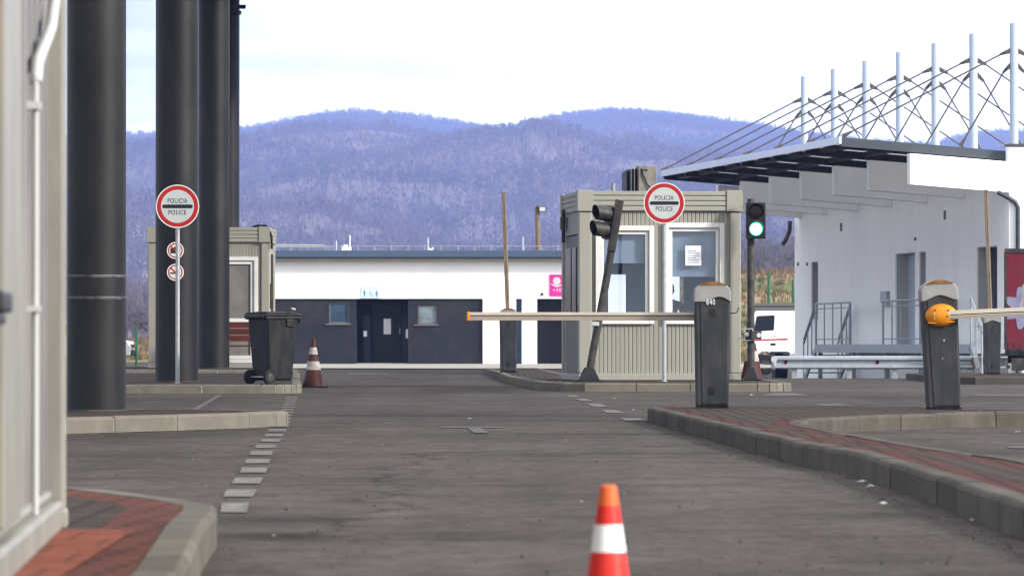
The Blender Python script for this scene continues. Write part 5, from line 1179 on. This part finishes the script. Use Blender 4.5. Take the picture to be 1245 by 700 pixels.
# ------------------------------------------------------------------ parked cars
def car(label, loc, rz, mat):
    c = thing('parked_car', label, 'car', loc, rz, 'parked cars')
    prof = [(-2.1, .32), (-2.12, .62), (-2.0, .78), (-1.2, .92), (-.55, 1.36), (.7, 1.42), (1.55, 1.02), (2.05, .95), (2.12, .6), (2.08, .32)]
    m = MB(); n = len(prof)
    rows = []
    for y_, f in ((-.85, 0), (-.80, .06), (.80, .06), (.85, 0)): pass
    def yy(z): return .86-.24*max(0, z-.85)
    vs = [(x, -yy(z), z) for x, z in prof]+[(x, yy(z), z) for x, z in prof]
    m.add(vs, [tuple(range(n)), tuple(range(2*n-1, n-1, -1))]+[(i, i+n, (i+1) % n+n, (i+1) % n) for i in range(n)])
    m.build('body', mat, c, bevel=.05, seg=3)
    m = MB()
    for s in (-1, 1):
        pts = [(-.95, .95), (-.48, 1.30), (.62, 1.35), (1.2, 1.0)]
        m.add([(x, s*(yy(z)+.004), z) for x, z in pts], [(0, 1, 2, 3)])
    m.add([(-1.12, -.66, .985), (-1.12, .66, .985), (-.60, .64, 1.345), (-.60, -.64, 1.345)], [(0, 1, 2, 3)])
    m.build('window', M['winglass'], c)
    for x in (-1.3, 1.3):
        for s in (-1, 1):
            m = MB(); m.cyl((x, s*.70, .31), (x, s*.875, .31), .31, n=28); wv = m.build('wheel', M['rubber'], c, smooth=True)
            m = MB(); m.cyl((x, s*.86, .31), (x, s*.885, .31), .19, n=18); m.build('rim', M['galv'], wv)
    for s in (-1, 1):
        m = MB(); m.ellipsoid((-2.03, s*.62, .70), .08, .18, .09, 14, 8); m.build('headlight', M['lamp'], c, smooth=True)
    m = MB(); m.box(-2.17, -2.08, -.75, .75, .34, .52); m.build('bumper', M['black'], c, bevel=.03)
    m = MB(); m.box(-2.14, -2.08, -.4, .4, .58, .68); m.build('grille', M['black'], c)
    return c
XC = P(163, 419, 150).x
car('pale silver car with black bumper nosing out behind the nearest black column', (XC-2.15, 150, -.02), math.pi, M['car_silver'])
XC = P(950, 419, 132).x
car('silver car half hidden behind the warehouse corner', (XC+2.15, 132, -.37), 0, M['car_silver'])

# green posts
m = MB(); gx = P(166, 419, 150).x
gp = thing('green_frame', 'green metal post with dark top bar left of the booth', 'fence post', (gx, 150, 0))
m.cyl((0, 0, 0), (0, 0, 1.30), .035, n=10); m.build('post', M['green_paint'], gp)
m = MB(); m.box(-.05, 1.4, -.04, .04, 1.26, 1.33); m.tube([(.1, 0, 1.27), (.45, 0, 1.0), (.6, 0, .9)], .03, 6); m.build('top_bar', M['steel_dark'], gp)
for px_, D, hgt, lab in ((934.5, 196, 3.9, 'tall green fence post on the grass bank above the white truck'), (964, 200, 3.6, 'green fence post on the bank nearest the warehouse corner')):
    p = P(px_, 419, D); z0 = float(hz(p.x, D))
    gp = thing('fence_post', lab, 'fence post', (p.x, D, z0), 0, 'green fence posts')
    m = MB(); m.cyl((0, 0, 0), (0, 0, hgt), .05, n=10); m.build('post', M['green_paint'], gp)
    m = MB(); m.cyl((.22, 0, 1.2), (.22, 0, 2.9), .035, n=8); m.cyl((0, 0, 3.1), (.22, 0, 2.9), .025, n=8); m.build('stay', M['green_paint'], gp)

# ------------------------------------------------------------------ foreground container (left)
ct = thing('container_cabin', 'pale metal container cabin with white conduit at the left edge', 'cabin', (-1.30, 14.4, .117), R(3.06))
m = MB()
pitch = .34; yy_ = -7.0; pts = []
while yy_ < -.16:
    pts += [(-.060, yy_), (-.060, yy_+pitch*.55), (-.045, yy_+pitch*.6), (-.045, yy_+pitch*.95)]; yy_ += pitch
pts.append((-.06, -.13)); k = len(pts)
m.add([(x, y, .10) for x, y in pts]+[(x, y, 2.6) for x, y in pts], [(i, i+1, i+1+k, i+k) for i in range(k-1)]); m.box(-2.4, -.1, -.06, -.03, .1, 2.6); m.box(-2.4, -2.37, -7, -.1, .1, 2.6); m.build('wall', M['container'], ct)
m = MB(); m.box(-.14, 0, -.13, 0, 0.0, 2.75); m.box(-.14, .006, -.14, .006, 0.0, .06); m.build('corner_post', M['container_post'], ct, bevel=.012)
m = MB(); m.box(-.12, -.004, -7, -.145, .0, .085); m.box(-.12, -.035, -7, -.145, .085, .115); m.build('base_rail', M['container_post'], ct, bevel=.012)
m = MB(); m.box(-2.4, -.01, -7, -.01, 2.6, 2.75); m.build('roof', M['container_post'], ct)
m = MB(); m.box(-.06, -.012, -3.4, -2.62, .12, 2.6); m.build('door_frame', M['container_post'], ct, bevel=.006)
m = MB(); m.cyl((-.028, -1.45, .09), (-.028, -1.45, 1.24), .0095, n=12)
m.box(-.06, -.015, -1.49, -1.41, 1.15, 1.17); m.box(-.06, -.015, -1.51, -1.41, .62, .635)
cd = m.build('conduit', M['pvc'], ct, smooth=True)
m = MB(); m.tube([(-.028, -1.45, 1.22), (-.024, -1.40, 1.28), (-.02, -1.1, 1.34), (-.016, -.75, 1.41), (-.014, -.55, 1.50), (-.014, -.62, 1.58), (-.02, -.9, 1.66), (-.02, -1.3, 1.75)], .016, 12); m.build('hose', M['pvc'], cd, smooth=True)
m = MB(); m.box(-.06, .03, -4.3, -3.92, .60, .645); m.box(-.06, .02, -4.5, -4.0, .575, .60); m.build('latch', M['cab'], ct, bevel=.008)

# ------------------------------------------------------------------ litter on the road
def scrap(label, x, y, s, z=.0):
    s *= .72
    gx_, gy_ = G(x, y, z); m = MB(); n = 9
    rr_ = random.Random(int(x*7+y))
    top = [(rr_.uniform(-.3, .3)*s, rr_.uniform(-.3, .3)*s, s*rr_.uniform(.25, .6)) for _ in range(3)]
    ring = [(math.cos(2*math.pi*i/n)*s*rr_.uniform(.6, 1.1), math.sin(2*math.pi*i/n)*s*rr_.uniform(.6, 1.1), rr_.uniform(0, .25)*s) for i in range(n)]
    m.add(ring+top, [(i, (i+1) % n, n+(i*3)//n) for i in range(n)]+[(n, n+1, n+2), (2, 3, n+1, n)][:1]+[(3, n+1, n), (6, n+2, n+1), (0, n, n+2)])
    tag(m.build('paper_scrap', M['litter'], None, loc=(gx_, gy_, z+.006), rot=(0, 0, rr_.uniform(0, 6))), label, 'litter', 'scraps of litter')
scrap('crumpled white scrap on the lane beside the painted T mark', 571, 510, .045)
scrap('white scrap by the dark kerb foot, largest of the cluster', 1047, 588, .05)
scrap('white scrap touching its larger neighbour along the dark kerb', 1058, 593, .035)
scrap('thin pale scrap on the shaded lane left of the kerb', 1074, 614, .03)
scrap('small white scrap at the kerb foot near the right frame edge', 1181, 634, .022)
scrap('small pale scrap on the asphalt above the cone and to its left', 707, 611, .012)
scrap('tiny white scrap on the asphalt right of the cone tip', 759, 600, .010)
scrap('small white scrap on the lane before the booth island', 747, 485, .035)
scrap('tiny white scrap lying left of the dark kerb tip', 770, 499, .028)
scrap('white scrap on the lane right of the 640 barrier', 914, 481, .05)
scrap('white scrap in the middle of the lane below the T mark', 688, 537, .016)
scrap('white scrap near the far kerb of the right lane', 1237, 526, .03)
scrap('small scrap along the kerb below the 640 barrier', 826, 523, .03)
scrap('pale scrap on the road left of the dashed line foot', 333, 653, .014)

# grit and small stones on the asphalt, thickest in the gutter
def grit():
    rs = np.random.RandomState(21); n = 5200
    Y = 12.5+50*rs.rand(n)**2.0; X = -.22*0+(rs.rand(n)*2-1)*(Y*.105)
    g = rs.rand(n) < .45
    ke = np.interp(Y, [8, 16.5, 24.8, 26.5, 34, 41.9], [1.70, 1.71, 1.70, 1.56, 1.35, 1.15])
    X = np.where(g & (Y < 42), ke-.012-np.abs(rs.randn(n))*.13, X)
    lf = np.interp(Y, [11.5, 14.4, 15.9, 16.5, 17.5, 19], [-.74, -.87, -.92, -.95, -1.24, -4])
    keep = (X > np.where(Y < 19.2, lf, -9)) & (X < np.where(Y < 42, ke-.004, 9)) & ~((Y > 34) & (Y < 41.5) & (X < -1.8))
    X, Y = X[keep], Y[keep]; n = len(X)
    sz = .002+.005*rs.rand(n)**3
    base = np.array([[1, 0, 0], [-.5, .87, 0], [-.5, -.87, 0], [.1, .05, 1.1]])
    a = rs.rand(n)*6.28; ca, sa = np.cos(a), np.sin(a)
    bx = base[None]*sz[:, None, None]*(.6+.8*rs.rand(n, 4, 1))
    P_ = np.stack([bx[..., 0]*ca[:, None]-bx[..., 1]*sa[:, None]+X[:, None], bx[..., 0]*sa[:, None]+bx[..., 1]*ca[:, None]+Y[:, None], bx[..., 2]+.0008], -1).reshape(-1, 3)
    f = (np.arange(n)[:, None, None]*4+np.array([[0, 1, 3], [1, 2, 3], [2, 0, 3]])[None]).reshape(-1, 3)
    me = bpy.data.meshes.new('grit'); me.from_pydata(P_.tolist(), [], f.tolist())
    me.materials.append(pm('grit_stone', (.105, .096, .086), .9, var=.3, island=.8, spec=.05)); me.update()
    o = bpy.data.objects.new('grit', me); C.objects.link(o); o['kind'] = 'stuff'
grit()
